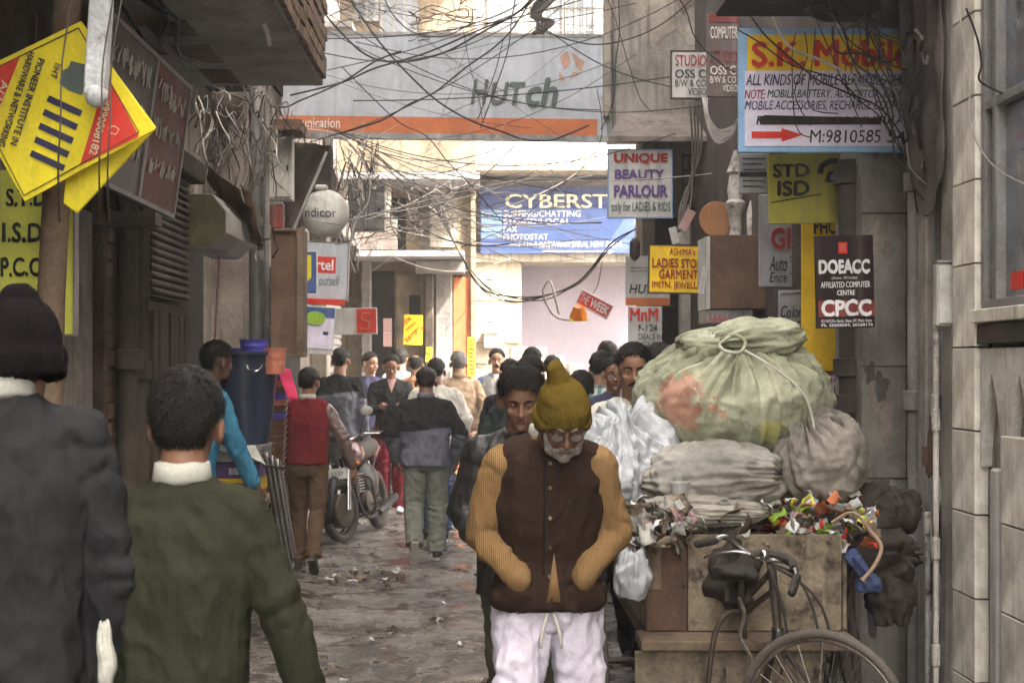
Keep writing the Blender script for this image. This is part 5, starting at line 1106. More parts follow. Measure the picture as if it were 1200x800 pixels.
ap = part('apple_print', MB().lathe([(.001,0),(.075,0),(.075,.002),(.001,.002)], (s.lx(369), -s.th/2-.012, s.lz(373)), 20, Matrix.Rotation(R(90),3,'X') @ Matrix.Diagonal((1,.7,1))), M['greenleaf'], s.root, local=True)
s.rect('camera_print',379,388,385,392,'navy',2); s.line('print_line',[(361,397),(372,396)],.6,'navy'); s.line('print_line',[(378,405),(386,405)],1,'navy')
s = S('shop_sign', 'long pale and red sign board low on the far left shop row', 'sign', (391,361,442,392), 16.3, M['white_old'], roll=-1); s.rect('red_block',418,362,441,390,'red'); s.line('swirl',[(434,368),(425,367),(424,374),(433,378),(431,386),(422,385)],2.2,'orange',2)
s = S('poster', 'yellow poster with slanting red letters pinned on the corner building', 'poster', (473,369,495,404), 20.2, M['yellow'], cat_part='sheet', roll=2, th=.012); s.text('KAYTECH', 486,391,26,6,'red',.02,ang=-42); s.text('JOB', 478,376,9,6,'red',.02,ang=-42); s.text('FREE', 482,382,14,3,'red',.0,ang=-42)
s = S('notice', 'tall narrow yellow notice with black writing beside the orange door', 'notice', (548,395,557,441), 20.1, M['yellow'], cat_part='sheet', th=.012)
for k in range(9): s.line('print_line',[(550,399+4.6*k),(555.5,400+4.6*k)],1.3,'black')
s = S('notice', 'pinkish notice strip between the shutters of the corner building', 'notice', (449,373,459,406), 20.1, M['pink_faint'], cat_part='sheet', th=.012); s.line('rule',[(450,390),(458,390)],.8,'white_old')
s = S('poster', 'small torn yellow poster low on the dark pillar', 'poster', (499,407,506,424), 19.9, M['yellow'], cat_part='sheet', th=.012, roll=5); s.line('print_line',[(500,413),(505,415)],1.2,'darkred')
# upper window blocks with posters on the studio side: black loudspeaker-like lamp
cl = thing('lantern', 'small black pendant lantern hanging by the pale telecom sign', 'lantern', P(744,292,12.8)); part('glass', MB().lathe([(.02,.09),(.045,.06),(.045,-.05),(.03,-.08),(.001,-.1)], (0,0,0), 12), M['iron_dark'], cl, local=True, smooth=True); part('hook', MB().tube([(0,0,.09),(0,0,.2)], .004, 5), M['iron_dark'], cl, local=True)
# ---------------------------------------------------------------- cargo tricycle
T3 = thing('cargo_tricycle', 'battered cargo tricycle with plywood box bed loaded with rubbish sacks', 'cargo tricycle', (1.1, 6.4, 0))
x0, x1 = X(757,6.4), X(986,6.4)
bed = bx('bed', M['wood_dark'], T3, x0, x1+.03, 6.42, 7.95, .5, .56)
fp = bx('front_panel', M['ply'], T3, X(806,6.4), x1, 6.395, 6.415, .565, .965, bevel=.003)
bx('patch_panel', M['rust'], T3, x0, X(805,6.4), 6.39, 6.412, .565, .965, bevel=.003)
bx('patch_strip', M['wood_mid'], T3, x0+.005, x0+.06, 6.38, 6.389, .74, .95)
for sx in (x0, x1+.01): bx('side_panel', M['ply'], T3, sx, sx+.018, 6.42, 7.95, .565, .94, bevel=.003)
bx('back_panel', M['ply'], T3, x0, x1, 7.94, 7.96, .565, .94)
bx('ledge', M['wood_mid'], T3, X(748,6.3), X(1000,6.3), 6.18, 6.43, .52, .562, bevel=.005)
pieces('plank', M['ply'], T3, (.4, .02, .24), [(X(800,6.3), 6.25, .39, 0), (X(905,6.3), 6.25, .39, 0)], jit=.003)
bx('lower_rail', M['wood_mid'], T3, X(748,6.3), X(1000,6.3), 6.2, 6.26, .22, .26)
for sx in (X(755,6.4), X(990,6.4)): part('stay', MB().bar((sx, 6.5, .55), (sx+.06, 6.5, .25), .04, .04), M['frame_paint'], T3)
part('brace', MB().bar((x1+.12, 6.55, .9), (x1-.02, 6.5, .35), .025, .025), M['frame_paint'], T3)
def wheel(parent, c, r, m3, local=False, tyre_r=.021, spokes=28, rimmat='chrome_rusty', tyremat='rubber'):
    "wheel whose axle is the local Z of m3"
    def ring(rad, tr, n=44, k=8):
        m = MB()
        for i in range(n):
            a = 2*math.pi*i/n
            for j in range(k):
                b_ = 2*math.pi*j/k; v = Vector(((rad+tr*math.cos(b_))*math.cos(a), (rad+tr*math.cos(b_))*math.sin(a), tr*math.sin(b_))); m.v.append(Vector(c) + m3 @ v)
        m.f = [(i*k+j, ((i+1)%n)*k+j, ((i+1)%n)*k+(j+1)%k, i*k+(j+1)%k) for i in range(n) for j in range(k)]; return m
    wo_ = part('wheel', MB().lathe([(.001,-.05),(.014,-.05),(.014,-.035),(.024,-.033),(.024,.033),(.014,.035),(.014,.05),(.001,.05)], c, 12, m3), M['chrome_rusty'], parent, local=local, smooth=True)
    k_ = dict(local=True)
    part('tyre', ring(r-tyre_r, tyre_r), M[tyremat], wo_, smooth='all', **k_); part('rim', ring(r-tyre_r*2.2, .010), M[rimmat], wo_, smooth='all', **k_)
    me = MB().tube([(0,0,0),(0,0,1)], .0013, 4).mesh('spoke'); me.materials.append(M['chrome_rusty'])
    for i in range(spokes):
        a = 2*math.pi*i/spokes; s_ = 1 if i % 2 else -1; a2 = a + (.5 if i % 4 < 2 else -.5)
        p = Vector(c) + m3 @ Vector((.02*math.cos(a2), .02*math.sin(a2), s_*.03)); q = Vector(c) + m3 @ Vector(((r-tyre_r*2.4)*math.cos(a), (r-tyre_r*2.4)*math.sin(a), 0)); d = q-p
        o = bpy.data.objects.new('spoke', me); COL.objects.link(o); o.parent = wo_; o.location = p; o.rotation_euler = d.to_track_quat('Z','Y').to_euler(); o.scale = (1,1,d.length)
    return wo_
FC = Vector((1.285, 5.72, .345))
fw3 = Matrix.Rotation(R(-36),3,'Z') @ Matrix.Rotation(R(90),3,'X')
wheel(T3, FC, .345, fw3, tyre_r=.018, spokes=36, tyremat='tyre_dusty')
for xx, ll in ((.49, 0), (1.62, 1)): wheel(T3, (xx, 6.27 if not ll else 6.9, .345), .345, Matrix.Rotation(R(90),3,'Y'), spokes=24)
part('axle', MB().tube([(.45,6.9,.345),(1.66,6.9,.345)], .015, 8), M['frame_paint'], T3, smooth=True)
HT, HB_ = P(903,652,5.98), P(912,742,5.93)
part('head_tube', MB().tube([HT, HB_], .0175, 12), M['frame_paint'], T3, smooth=True); part('lug', MB().tube([HB_-Vector((0,0,.02)), HB_+Vector((0,0,.025))], .027, 12), M['chrome'], T3, smooth=True)
ax = fw3 @ Vector((0,0,1)); fk = MB()
for s_ in (-1,1): fk.tube(spline([HB_+Vector((0,0,-.02)), HB_ + ax*s_*.035 + Vector((.0,-.02,-.06)), FC.lerp(HB_, .4) + ax*s_*.05, FC + ax*s_*.05], 4), .012, 8)
part('fork', fk, M['frame_paint'], T3, smooth=True)
ST = P(868,676,6.2)
part('top_tube', MB().tube([P(905,668,5.99), P(872,704,6.2)], .013, 8).tube([P(908,690,5.98), P(874,716,6.2)], .013, 8), M['frame_paint'], T3, smooth=True)
part('seat_post', MB().tube([ST, P(872,760,6.25), P(874,850,6.28)], .015, 8), M['frame_paint'], T3, smooth=True)
part('down_tube', MB().tube([P(911,735,5.95), P(885,850,6.2)], .016, 8), M['frame_paint'], T3, smooth=True)
part('chain_stay', MB().tube([P(885,850,6.2), P(860,800,6.9)], .014, 8), M['frame_paint'], T3, smooth=True)
part('fender', MB().tube(spline([P(868,716,6.1),P(850,720,6.08),P(837,745,6.05),P(830,800,6.0),P(828,860,6.0)], 4), .011, 8), M['iron_dark'], T3, smooth=True)
part('lock_chain', MB().tube(spline([P(866,700,6.1),P(872,720,6.05),P(867,745,6.05),P(880,770,6.0),P(884,800,6.0)], 4), .009, 6), M['chrome_rusty'], T3, smooth=True)
sdl = MB(); sdl.ell((0,0,0), (.08,.10,.03), None, 20, 12); sdl.ell((0,-.1,-.002), (.03,.06,.022), None, 14, 10); sdl.box(-.075,.075,.0,.095,-.035,.018)
me = voxel(sdl, 'saddle', .006, 5)
me.transform(Matrix.Translation(P(864,670,6.15)) @ Matrix.Rotation(R(20),4,'Z')); sa = link('saddle', me, M['saddle'], T3, smooth='all', fixn=False)
for xx in (852, 878): part('saddle_spring', MB().tube([P(xx,690,6.15), P(xx,704,6.15)], .012, 8), M['iron_dark'], sa, smooth=True)
hb = MB().tube(spline([P(836,634,6.05),P(850,629,6.04),P(866,640,6.0),P(885,652,5.97),P(903,655,5.95),P(918,657,5.93),P(930,664,5.86),P(934,680,5.74),P(930,692,5.68)], 4), .011, 8)
hbo = part('handlebar', hb, M['chrome'], T3, smooth=True)
part('grip', MB().cap(P(818,637,6.08), P(838,633,6.05), .017, .016), M['saddle'], hbo, smooth='all'); part('grip', MB().cap(P(934,676,5.76), P(928,694,5.66), .016, .016), M['saddle'], hbo, smooth='all')
part('brake_lever', MB().tube(spline([P(825,653,6.03),P(840,648,6.0),P(865,646,5.97),P(880,650,5.96)], 4), .005, 6), M['chrome'], hbo, smooth=True)
part('wrapped_cable', MB().tube(spline([P(880,650,5.97),P(900,648,5.96),P(925,655,5.9),P(930,665,5.85)], 4), .016, 8), M['rubber'], hbo, smooth=True)
for q in ([(905,660),(930,672),(948,700),(958,735),(970,790)], [(908,664),(935,680),(960,705),(972,738)], [(900,662),(914,700),(922,745),(915,790)]):
    part('brake_cable', MB().tube(spline([P(a,b,5.9-.001*i) for i,(a,b) in enumerate(q)], 5), .006, 6), M['rubber'], T3, smooth=True)
part('bell', MB().ell(P(896,650,5.9), .022), M['chrome'], T3, smooth='all')
# ---------------------------------------------------------------- sacks and rubbish
def sackmat(name, c1, c2, spots=(), trans=0, rough=.75):
    m = surf(name, c1, c2, rough=rough, scale=5, bump=.5, bscale=60, fine=.1, blotch=tuple(x*.55 for x in c2), blotch_scale=4, blotch_at=.62, bdist=.006)
    t = m.node_tree; N = t.nodes.new; L = t.links.new; b = t.nodes['Principled BSDF']; src = b.inputs['Base Color'].links[0].from_socket
    co = N('ShaderNodeTexCoord').outputs['Object']; nz = N('ShaderNodeTexNoise'); nz.inputs['Scale'].default_value = 13; nz.inputs['Detail'].default_value = 12; nz.inputs['Roughness'].default_value = .75; L(co, nz.inputs['Vector'])
    for (c, r, col) in spots:
        d = N('ShaderNodeVectorMath'); d.operation = 'DISTANCE'; d.inputs[1].default_value = c; L(co, d.inputs[0])
        a = N('ShaderNodeMath'); a.operation = 'MULTIPLY_ADD'; a.inputs[1].default_value = .5; L(nz.outputs['Fac'], a.inputs[0]); L(d.outputs['Value'], a.inputs[2])
        mr = N('ShaderNodeMapRange'); mr.inputs[1].default_value = r+.2; mr.inputs[2].default_value = r+.225; mr.inputs[3].default_value = .8; mr.inputs[4].default_value = 0; L(a.outputs[0], mr.inputs[0])
        mx = N('ShaderNodeMixRGB'); mx.inputs[2].default_value = (*col, 1); L(mr.outputs[0], mx.inputs[0]); L(src, mx.inputs[1]); src = mx.outputs[0]
    L(src, b.inputs['Base Color']); return m
def sack(name, label, cat, c, r, knot, mat, pleat=.12, K=7, wr=.02, seed=1, neck=.22, flat=.75, nu=120, nv=80, group=None, sharp=1.3):
    kd = Vector(knot).normalized(); q = kd.to_track_quat('Z', 'Y').to_matrix(); m = MB(); c = Vector(c); sv = Vector((seed*5.3, seed*2.1, seed))
    for j in range(nv+1):
        th = math.pi*(j/nv)**.9
        for i in range(nu):
            ph = 2*math.pi*i/nu; d = Vector((math.sin(th)*math.cos(ph), math.sin(th)*math.sin(ph), math.cos(th)))
            f = math.exp(-(th/.95)**2)*1.3 + .28
            pn = noise.noise(Vector((math.cos(ph)*K, math.sin(ph)*K, th*.9)) + sv); pl = (1-abs(pn)*2.6) + .28*math.exp(-th*.7)*(.6-abs(noise.noise(Vector((math.cos(ph)*K*2.7, math.sin(ph)*K*2.7, th*1.3)) + sv))*2.6)
            rad = 1 + pleat*f*pl*min(1, th*3) + .07*noise.noise(d*1.7+sv)
            d2 = q @ d; p = Vector((d2.x*r[0], d2.y*r[1], d2.z*r[2]))*rad
            if th < .5: p *= 1 - neck*(1-th/.5)**1.5
            if p.z < -r[2]*flat: p.z = -r[2]*flat + (p.z + r[2]*flat)*.2
            w2 = wr*(1-2.4*abs(noise.noise(p*8+sv))) + wr*.6*(.5-abs(noise.noise(p*21+sv))*2); m.v.append(c + p + p.normalized()*w2)
    m.f = [(j*nu+i, (j+1)*nu+i, (j+1)*nu+(i+1)%nu, j*nu+(i+1)%nu) for j in range(nv) for i in range(nu)]
    o = part(name, m, mat, smooth='all', fixn=True); return tag(o, label, cat, group)
gc = P(857,470,7.15)
gm_ = sackmat('translucent green woven sack', (.52,.53,.40), (.30,.32,.21), [(P(790,470,6.8), .16, (.47,.22,.16)), (P(838,478,6.74), .07, (.5,.17,.1)), (P(812,455,6.75), .02, (.7,.7,.68)), (P(905,500,6.78), .09, (.5,.48,.16)), (P(880,505,6.75), .04, (.62,.6,.55)), (P(930,470,6.8), .06, (.22,.24,.13)), (P(770,450,6.85), .03, (.45,.2,.14)), (P(850,515,6.76), .05, (.24,.25,.15))])
gs = sack('rubbish_sack', 'huge pale green knotted sack with reddish contents on top of the load', 'sack', gc, (.44,.40,.29), (.02,-.5,.86), gm_, pleat=.14, K=7, wr=.011, seed=2, neck=.1, nu=220, nv=130)
kn = sack('sack_tuft', None, None, P(893,395,6.95), (.19,.13,.085), (-1,-.3,-.25), gm_, pleat=.3, K=4, wr=.012, seed=4, nu=70, nv=44, flat=1); kn.parent = gs
kn2 = sack('sack_tuft', None, None, P(832,402,6.98), (.14,.11,.06), (1,-.2,.0), gm_, pleat=.3, K=4, wr=.01, seed=6, nu=60, nv=40, flat=1); kn2.parent = gs
kt = part('twist_tie', MB().tube(spline([P(845,398,6.82),P(860,392,6.76),P(873,400,6.76),P(868,412,6.74),P(852,412,6.74),P(843,404,6.78),P(856,394,6.77)], 5), .008, 8), gm_, gs, smooth='all')
part('cord', MB().tube(spline([P(872,410,6.75),P(905,430,6.72),P(940,460,6.78),P(953,495,6.8),P(955,540,6.8)], 5), .006, 6), M['cl_cream'], gs, smooth=True)
pw = sackmat('milky plastic sheeting', (.62,.65,.68), (.45,.47,.5), [(P(712,520,6.7), .05, (.3,.27,.22))], rough=.3)
sack('plastic_sack', 'crumpled milky white plastic sack at the left end of the load', 'sack', P(742,545,7.0), (.2,.22,.21), (-.2,-.3,.9), pw, pleat=.3, K=3.2, wr=.03, seed=9, neck=.3)
sack('plastic_sack', 'small white plastic sack with a pointed top in front of the milky sack', 'sack', P(716,560,6.75), (.11,.14,.15), (.1,-.1,1), pw, pleat=.25, K=3, wr=.02, seed=41, neck=-.55, nu=80, nv=60)
gy = sackmat('dirty white woven sack', (.5,.48,.43), (.27,.25,.22)); gy2 = sackmat('brown grey woven sack', (.36,.33,.285), (.19,.17,.145))
sack('rubbish_sack', 'long dirty grey woven sack lying under the green sack', 'sack', P(832,560,6.8), (.31,.28,.165), (1,-.3,.1), gy, pleat=.1, K=5, wr=.016, seed=12, flat=.8)
sack('rubbish_sack', 'brown grey sack slumped at the right end beside the pillar', 'sack', P(957,542,6.95), (.21,.25,.2), (-.3,-.2,1), gy2, pleat=.2, K=5, wr=.018, seed=14)
sack('rubbish_sack', 'flattened pale sack with folds lying on the front edge of the load', 'sack', P(825,600,6.55), (.25,.12,.06), (-1,-.3,.2), sackmat('pale sacking', (.48,.455,.4), (.28,.26,.22)), pleat=.35, K=4, wr=.014, seed=17, flat=.9)
sack('plastic_bag', 'small thin white carrier bag hanging from the left corner of the cart', 'bag', P(741,678,6.25), (.065,.06,.095), (0,-.2,1), pw, pleat=.35, K=3, wr=.012, seed=21, nu=60, nv=50)
o = thing('plastic_cup', 'white plastic cup standing on the flattened sack', 'cup', P(797,586,6.42)); part('cup_wall', MB().lathe([(.03,0),(.041,.072),(.043,.072),(.043,.077),(.039,.077),(.028,.004)], (0,0,0), 20), M['white_old'], o, local=True, smooth=True)
# dark rags and junk by the wall
rg = sackmat('dark filthy rags', (.06,.048,.04), (.028,.023,.02))
for i, (px, py, D, r, kd, lab) in enumerate(((1035,600,6.95,(.15,.14,.11),(0,-.5,1),'topmost bundle of dark rags heaped between the cart and the wall'),(1028,655,6.85,(.15,.14,.13),(.4,-.6,.2),'middle bundle of dark rags heaped between the cart and the wall'),(1043,700,6.8,(.09,.12,.12),(0,-.5,-1),'lowest dark rag drooping beside the grey wall'))):
    sack('rag_bundle', lab, 'rags', P(px,py,D), r, kd, rg, pleat=.22, K=3, wr=.022, seed=30+i, nu=60, nv=40)
for i,(px,py) in enumerate(((1055,655),(1062,610))): pass
M['cl_bagblue'] = cloth('faded blue canvas', (.07,.095,.2))
bb = thing('blue_bag', 'crushed blue canvas bag hanging off the right edge of the cart', 'bag', P(1010,668,6.4)); me = voxel(MB().bar((-.05,0,.07),(.045,-.02,-.06),.11,.05).bar((-.03,-.02,-.055),(.075,-.02,-.062),.05,.05), 'blue_bag_body', .006, 5); displace(me, folds(3,.01,(),1,14)); link('bag_body', me, M['cl_bagblue'], bb, smooth='all', local=True, fixn=False); part('flap', MB().bar((-.05,-.04,.06),(.02,-.05,-.02),.09,.008), M['navy'], bb, local=True)
tw = part('bent_twig', MB().tube(spline([P(975,612,6.35),P(1000,600,6.3),P(1020,622,6.28),P(1033,640,6.25),P(1025,662,6.22),P(1010,680,6.2)], 4), [.008]*20+[.012], 6), M['cl_sand'], smooth=True); tag(tw, 'bent pale stick poking out over the blue bag', 'stick')
cols = [('white_old','white'),('red','red'),('orange','orange'),('yellow2','lemon'),('greenleaf','green'),('lilac','lilac'),('ply','tan'),('white','white'),('pink_faint','pink'),('wood_mid','brown'),('yellow3','golden'),('box_white','grey')]
def scrap(c, sz, mat, label, group, seed, up=.6, name='paper_scrap', cat='scrap'):
    rr = random.Random(seed); m = MB(); n = 4; e = Euler((rr.uniform(-up,up)*1.6, rr.uniform(-up,up)*1.6, rr.uniform(0,6.28))).to_matrix(); k = rr.uniform(-2.5,2.5); asp = rr.uniform(.35,.9)
    for i in range(n+1):
        for j in range(n+1):
            u, v = (i/n-.5), (j/n-.5); p = Vector((u*sz, v*sz*asp, k*u*u*sz*.5 + sz*.35*noise.noise(Vector((u*3,v*3,seed))))); m.v.append(Vector(c) + e @ p)
    m.f = [(i*(n+1)+j, (i+1)*(n+1)+j, (i+1)*(n+1)+j+1, i*(n+1)+j+1) for i in range(n) for j in range(n)]
    o = part(name, m, M[mat], smooth='all'); md = o.modifiers.new('s','SOLIDIFY'); md.thickness = .0015; return tag(o, label, cat, group)
rr = random.Random(5)
for i in range(120):
    px = rr.uniform(905, 1025); D = rr.uniform(6.4, 7.0); py = rr.uniform(585, 640) - (D-6.4)*22 + max(0,(px-1000))*.2; m_, cn = rr.choice(cols)
    scrap(P(px,py,D), rr.uniform(.035,.10), m_, '%s scrap of rubbish in the heap at the right end of the cart' % cn, '%s scraps in the right rubbish heap' % cn, i)
for i in range(70):
    px = rr.uniform(733, 905); D = rr.uniform(6.4, 6.8); py = rr.uniform(592, 640) - (D-6.4)*20; m_, cn = rr.choice([('white_old','white'),('pink_faint','pink'),('ply','tan'),('wood_dark','dark'),('box_white','grey'),('lilac','lilac'),('cl_offwhite','pale')])
    if px < 760: py += 20
    scrap(P(px,py,D), rr.uniform(.04,.12), m_, '%s scrap of rubbish along the left of the cart bed' % cn, '%s scraps along the left of the cart' % cn, 300+i)
mb = MB(); 
for i in range(16): 
    c = Vector((rr.uniform(x0+.1,x1), rr.uniform(6.5,7.8), .8)); mb.ell(c, (rr.uniform(.1,.2), rr.uniform(.1,.2), rr.uniform(.12,.2)))
me = voxel(mb, 'rubbish_mass', .02, 2); displace(me, lambda p, n: .05*noise.noise(p*12)+.02*noise.noise(p*35)); tag(link('rubbish_mass', me, rg, smooth='all', fixn=False), 'matted dark refuse filling the cart bed under the sacks', 'refuse', kind='stuff')
for i in range(60):
    px = rr.uniform(728, 806); py = rr.uniform(588, 648); m_, cn = rr.choice([('white_old','white'),('pink_faint','pink'),('ply','tan'),('wood_dark','dark'),('box_white','grey'),('white','bright white'),('wood_mid','brown'),('ply','tan')])
    scrap(P(px,py,6.33+rr.uniform(-.06,.06)), rr.uniform(.04,.11), m_, '%s scrap spilling over the left front corner of the cart' % cn, '%s scraps over the left front corner of the cart' % cn, 1200+i, up=.9)
# litter on the road
for i in range(130):
    D = rr.uniform(8, 17)**1.0; x = rr.uniform(-1.3, 1.0); m_, cn = rr.choice([('white_old','white'),('wood_dark','dark'),('wood_mid','brown'),('ply','tan'),('white','white'),('ply','tan')])
    if cn == 'white' and rr.random() < .4: m_, cn = 'wood_dark', 'dark'
    scrap((x, D, .018 + .03*noise.noise(Vector((x*1.1, D*1.1, 0)))), rr.uniform(.02,.07), m_, 'small %s scrap of litter lying on the wet road' % cn, '%s litter on the road' % cn, 600+i, up=.12, name='litter_scrap', cat='litter')
for i in range(34):
    a = rr.uniform(0,6.28); q = rr.uniform(0,1)**.6; x = X(432,12.1) + .35*q*math.cos(a); y = 12.1 + .5*q*math.sin(a)
    scrap((x, y, .02+.03*noise.noise(Vector((x*1.1, y*1.1, 0)))), rr.uniform(.03,.08), rr.choice(['wood_dark','wood_mid','white_old','ply']), 'dead leaf or paper bit in the swept pile on the road', 'bits in the swept pile on the road', 900+i, up=.25, name='litter_scrap', cat='litter')
# ---------------------------------------------------------------- motorcycle (front towards us, local +Y is forward)
MT = thing('motorcycle', 'parked black and maroon motorcycle with a white front number plate, leaning on its stand', 'motorcycle', (-1.12, 14.95, 0), None, (0, R(7), R(168)), 1)
K = dict(parent=MT, local=True)
ax3 = Matrix.Rotation(R(90),3,'Y'); sw = Matrix.Rotation(R(-14),3,'Z') @ ax3
wheel(MT, (0,.63,.3), .3, sw, local=True, tyre_r=.042, spokes=20, rimmat='moto_black'); wheel(MT, (0,-.62,.3), .3, ax3, local=True, tyre_r=.05, spokes=20, rimmat='moto_black'); part('brake_disc', MB().lathe([(.02,-.07),(.15,-.06),(.16,-.05),(.16,.05),(.15,.06),(.02,.07)], (0,.63,.3), 20, sw), M['iron_dark'], smooth=True, **K)
for s_ in (-1,1):
    part('fork_leg', MB().tube([(s_*.085,.64,.3),(s_*.09,.56,.55)], .026, 10).tube([(s_*.09,.56,.55),(s_*.09,.45,.86)], .017, 10), M['chrome'], smooth=True, **K)
    ind = part('indicator', MB().tube([(s_*.09,.5,.72),(s_*.16,.5,.72)], .009, 6), M['moto_black'], smooth=True, **K); part('indicator_lens', MB().ell((s_*.185,.51,.72),(.03,.025,.022)), M['amber'], ind, local=True, smooth='all')
    mr = part('mirror', MB().tube(spline([(s_*.2,.38,.97),(s_*.23,.37,1.08),(s_*.27,.36,1.17)],4), .006, 6), M['chrome'], smooth=True, **K); part('mirror_glass', MB().ell((s_*.29,.36,1.2),(.062,.018,.045)), M['box_white'], mr, local=True, smooth='all')
    part('grip', MB().cap((s_*.27,.3,.99),(s_*.38,.24,.98), .017,.017), M['rubber'], smooth='all', **K); part('lever', MB().tube([(s_*.24,.36,.99),(s_*.38,.3,.975)], .005, 5), M['chrome'], smooth=True, **K)
    part('footrest', MB().tube([(s_*.08,.0,.3),(s_*.24,.0,.3)], .012, 6), M['rubber'], smooth=True, **K)
fg = MB(); 
for i in range(13):
    a = R(-15 + 12*i); 
    for xx in (-.05,-.03,0,.03,.05): fg.v.append((xx, .63+.345*math.cos(a)-0, .3+(.345-abs(xx)*.5)*math.sin(a)))
fg.f = [(i*5+j, (i+1)*5+j, (i+1)*5+j+1, i*5+j+1) for i in range(12) for j in range(4)]
o = part('mudguard', fg, M['moto_black'], smooth='all', **K); md = o.modifiers.new('s','SOLIDIFY'); md.thickness = .006
part('headlamp', MB().lathe([(.001,-.08),(.05,-.07),(.085,-.02),(.09,.02),(.001,.035)], (0,.55,.86), 20, Matrix.Rotation(R(-90),3,'X')), M['chrome'], smooth=True, **K)
pl = part('number_plate', MB().box(-.13,.13,.70,.706,.60,.70), M['plate'], **K)
me = text_mesh('7L 1337', .02)
xs = [v.co.x for v in me.vertices]; a_, b_ = min(xs), max(xs)
for v in me.vertices: v.co = (-((v.co.x-a_)/(b_-a_)-.5)*.2, .7075 + v.co.z*.05, .632 + v.co.y*.05)
link('lettering', me, M['black'], pl, local=True)
part('handlebar', MB().tube(spline([(-.36,.25,.98),(-.24,.33,.99),(-.12,.43,.95),(0,.44,.93),(.12,.43,.95),(.24,.33,.99),(.36,.25,.98)],4), .011, 8), M['chrome'], smooth=True, **K)
tk = MB().ell((0,.14,.82),(.135,.26,.12)); tk.ell((0,.02,.79),(.11,.2,.1)); part('fuel_tank', voxel(tk,'fuel_tank',.01,4) and tk, M['moto_red'], smooth='all', **K)
part('seat', MB().cap((0,-.1,.79),(0,-.62,.84), .1,.09).add([],[]), M['saddle'], smooth='all', **K); part('tail', MB().cap((0,-.55,.78),(0,-.85,.82), .08,.04), M['moto_red'], smooth='all', **K)
eng = part('engine', MB().lathe([(.06,-.13),(.1,-.12),(.11,-.1),(.11,.1),(.1,.12),(.06,.13)], (0,.02,.33), 16, ax3), M['iron_dark'], smooth=True, **K)
for k in range(7): part('cooling_fin', MB().box(-.085,.085,.02,.2,.43+.028*k,.44+.028*k), M['iron_grey'], eng, local=True)
part('cylinder', MB().box(-.055,.055,.04,.18,.4,.63), M['iron_dark'], eng, local=True)
part('frame', MB().tube(spline([(0,.45,.85),(0,.3,.5),(0,.1,.22),(0,-.3,.25),(0,-.55,.6),(0,-.8,.75)],4), .018, 8), M['moto_black'], smooth=True, **K)
part('exhaust_pipe', MB().tube(spline([(-.05,.2,.5),(-.08,.28,.35),(-.1,.1,.18),(-.13,-.2,.2)],4), .017, 8).cap((-.14,-.2,.2),(-.16,-.75,.3), .035,.04), M['moto_black'], smooth=True, **K)
part('crash_guard', MB().tube(spline([(0,.42,.6),(-.24,.4,.58),(-.27,.38,.42),(-.25,.34,.25),(0,.28,.2)],5), .011, 8).tube(spline([(0,.42,.6),(.24,.4,.58),(.27,.38,.42),(.25,.34,.25),(0,.28,.2)],5), .011, 8), M['iron_dark'], smooth=True, **K)
part('side_stand', MB().tube([(.08,-.05,.25),(.26,-.1,.02)], .012, 6), M['iron_dark'], smooth=True, **K)
part('side_panel', MB().ell((0,-.2,.52),(.15,.28,.2)), M['moto_black'], smooth='all', **K)
# ---------------------------------------------------------------- left stall with tubs and boxes
stl = thing('stall_table', 'low stall table loaded with boxes and tubs on the left', 'table', (-1.62,10.2,0))
bx('tabletop', M['wood_mid'], stl, -1.95,-1.36,9.75,10.9,.76,.8, bevel=.005)
for xx in (-1.93,-1.4):
    for yy in (9.78,10.85): bx('leg', M['wood_mid'], stl, xx,xx+.04,yy,yy+.04,0,.76)
def carton(label, px0, py0, px1, py1, D, dp, mat, tape=None, group=None):
    c = P((px0+px1)/2,(py0+py1)/2,D); w_, h_ = (px1-px0)*D/F/2, (py1-py0)*D/F/2; r = thing('box', label, 'box', c, group)
    part('box_body', MB().box(-w_,w_,0,dp,-h_,h_), M[mat], r, local=True, bevel=.004); part('lid', MB().box(-w_*1.02,w_*1.02,-.006,dp+.005,h_*.55,h_*1.02+.003), M[mat], r, local=True, bevel=.003)
    if tape: part('label', MB().box(w_*.2,w_*.8,-.009,-.0065,-h_*.5,h_*.4), M[tape], r, local=True)
    return r
carton('grey lidded box wrapped in clear plastic topping the stall boxes', 225,523,306,541, 9.8,.5,'iron_grey'); carton('purple box with a white label in the stall stack', 215,543,304,560, 9.85,.45,'purple_text','white_old'); carton('yellow carton under the purple box on the stall', 225,561,302,577, 9.85,.45,'yellow3','ply'); carton('brown carton beneath the yellow carton on the stall table', 215,578,300,592, 9.85,.45,'ply','white_old')
crumple('plastic_sheet', 'crinkled clear plastic wrap draped on the top stall box', 'plastic sheet', (P(222,520,9.75), P(300,522,9.75), P(314,548,9.72), P(290,530,9.7)), 'box_white', .025, .003, 12)
def tub(name, label, c, r0, r1, h_, mat, handles=True, ribs=3):
    o = thing(name, label, 'tub', c); pr_ = [(r0*.98,0),(r0,.01)]
    for k in range(1, 12): t = k/12; pr_.append((r0+(r1-r0)*t + (.004 if k % 4 == 0 else 0), h_*t))
    pr_ += [(r1,h_*.96),(r1*1.07,h_*.965),(r1*1.08,h_),(r1*.99,h_),(r0*.95,.02)]
    part('tub_wall', MB().lathe(pr_, (0,0,0), 36), mat, o, local=True, smooth=True)
    if handles:
        for s_ in (-1,1): part('handle', MB().tube(spline([(s_*.1-.05,-r1*.97,h_*.86),(s_*.1-.03,-r1*1.08,h_*.8),(s_*.1+.03,-r1*1.08,h_*.8),(s_*.1+.05,-r1*.97,h_*.86)],3), .006, 6), M['chrome'] if s_ > 0 else mat, o, local=True)
    return o
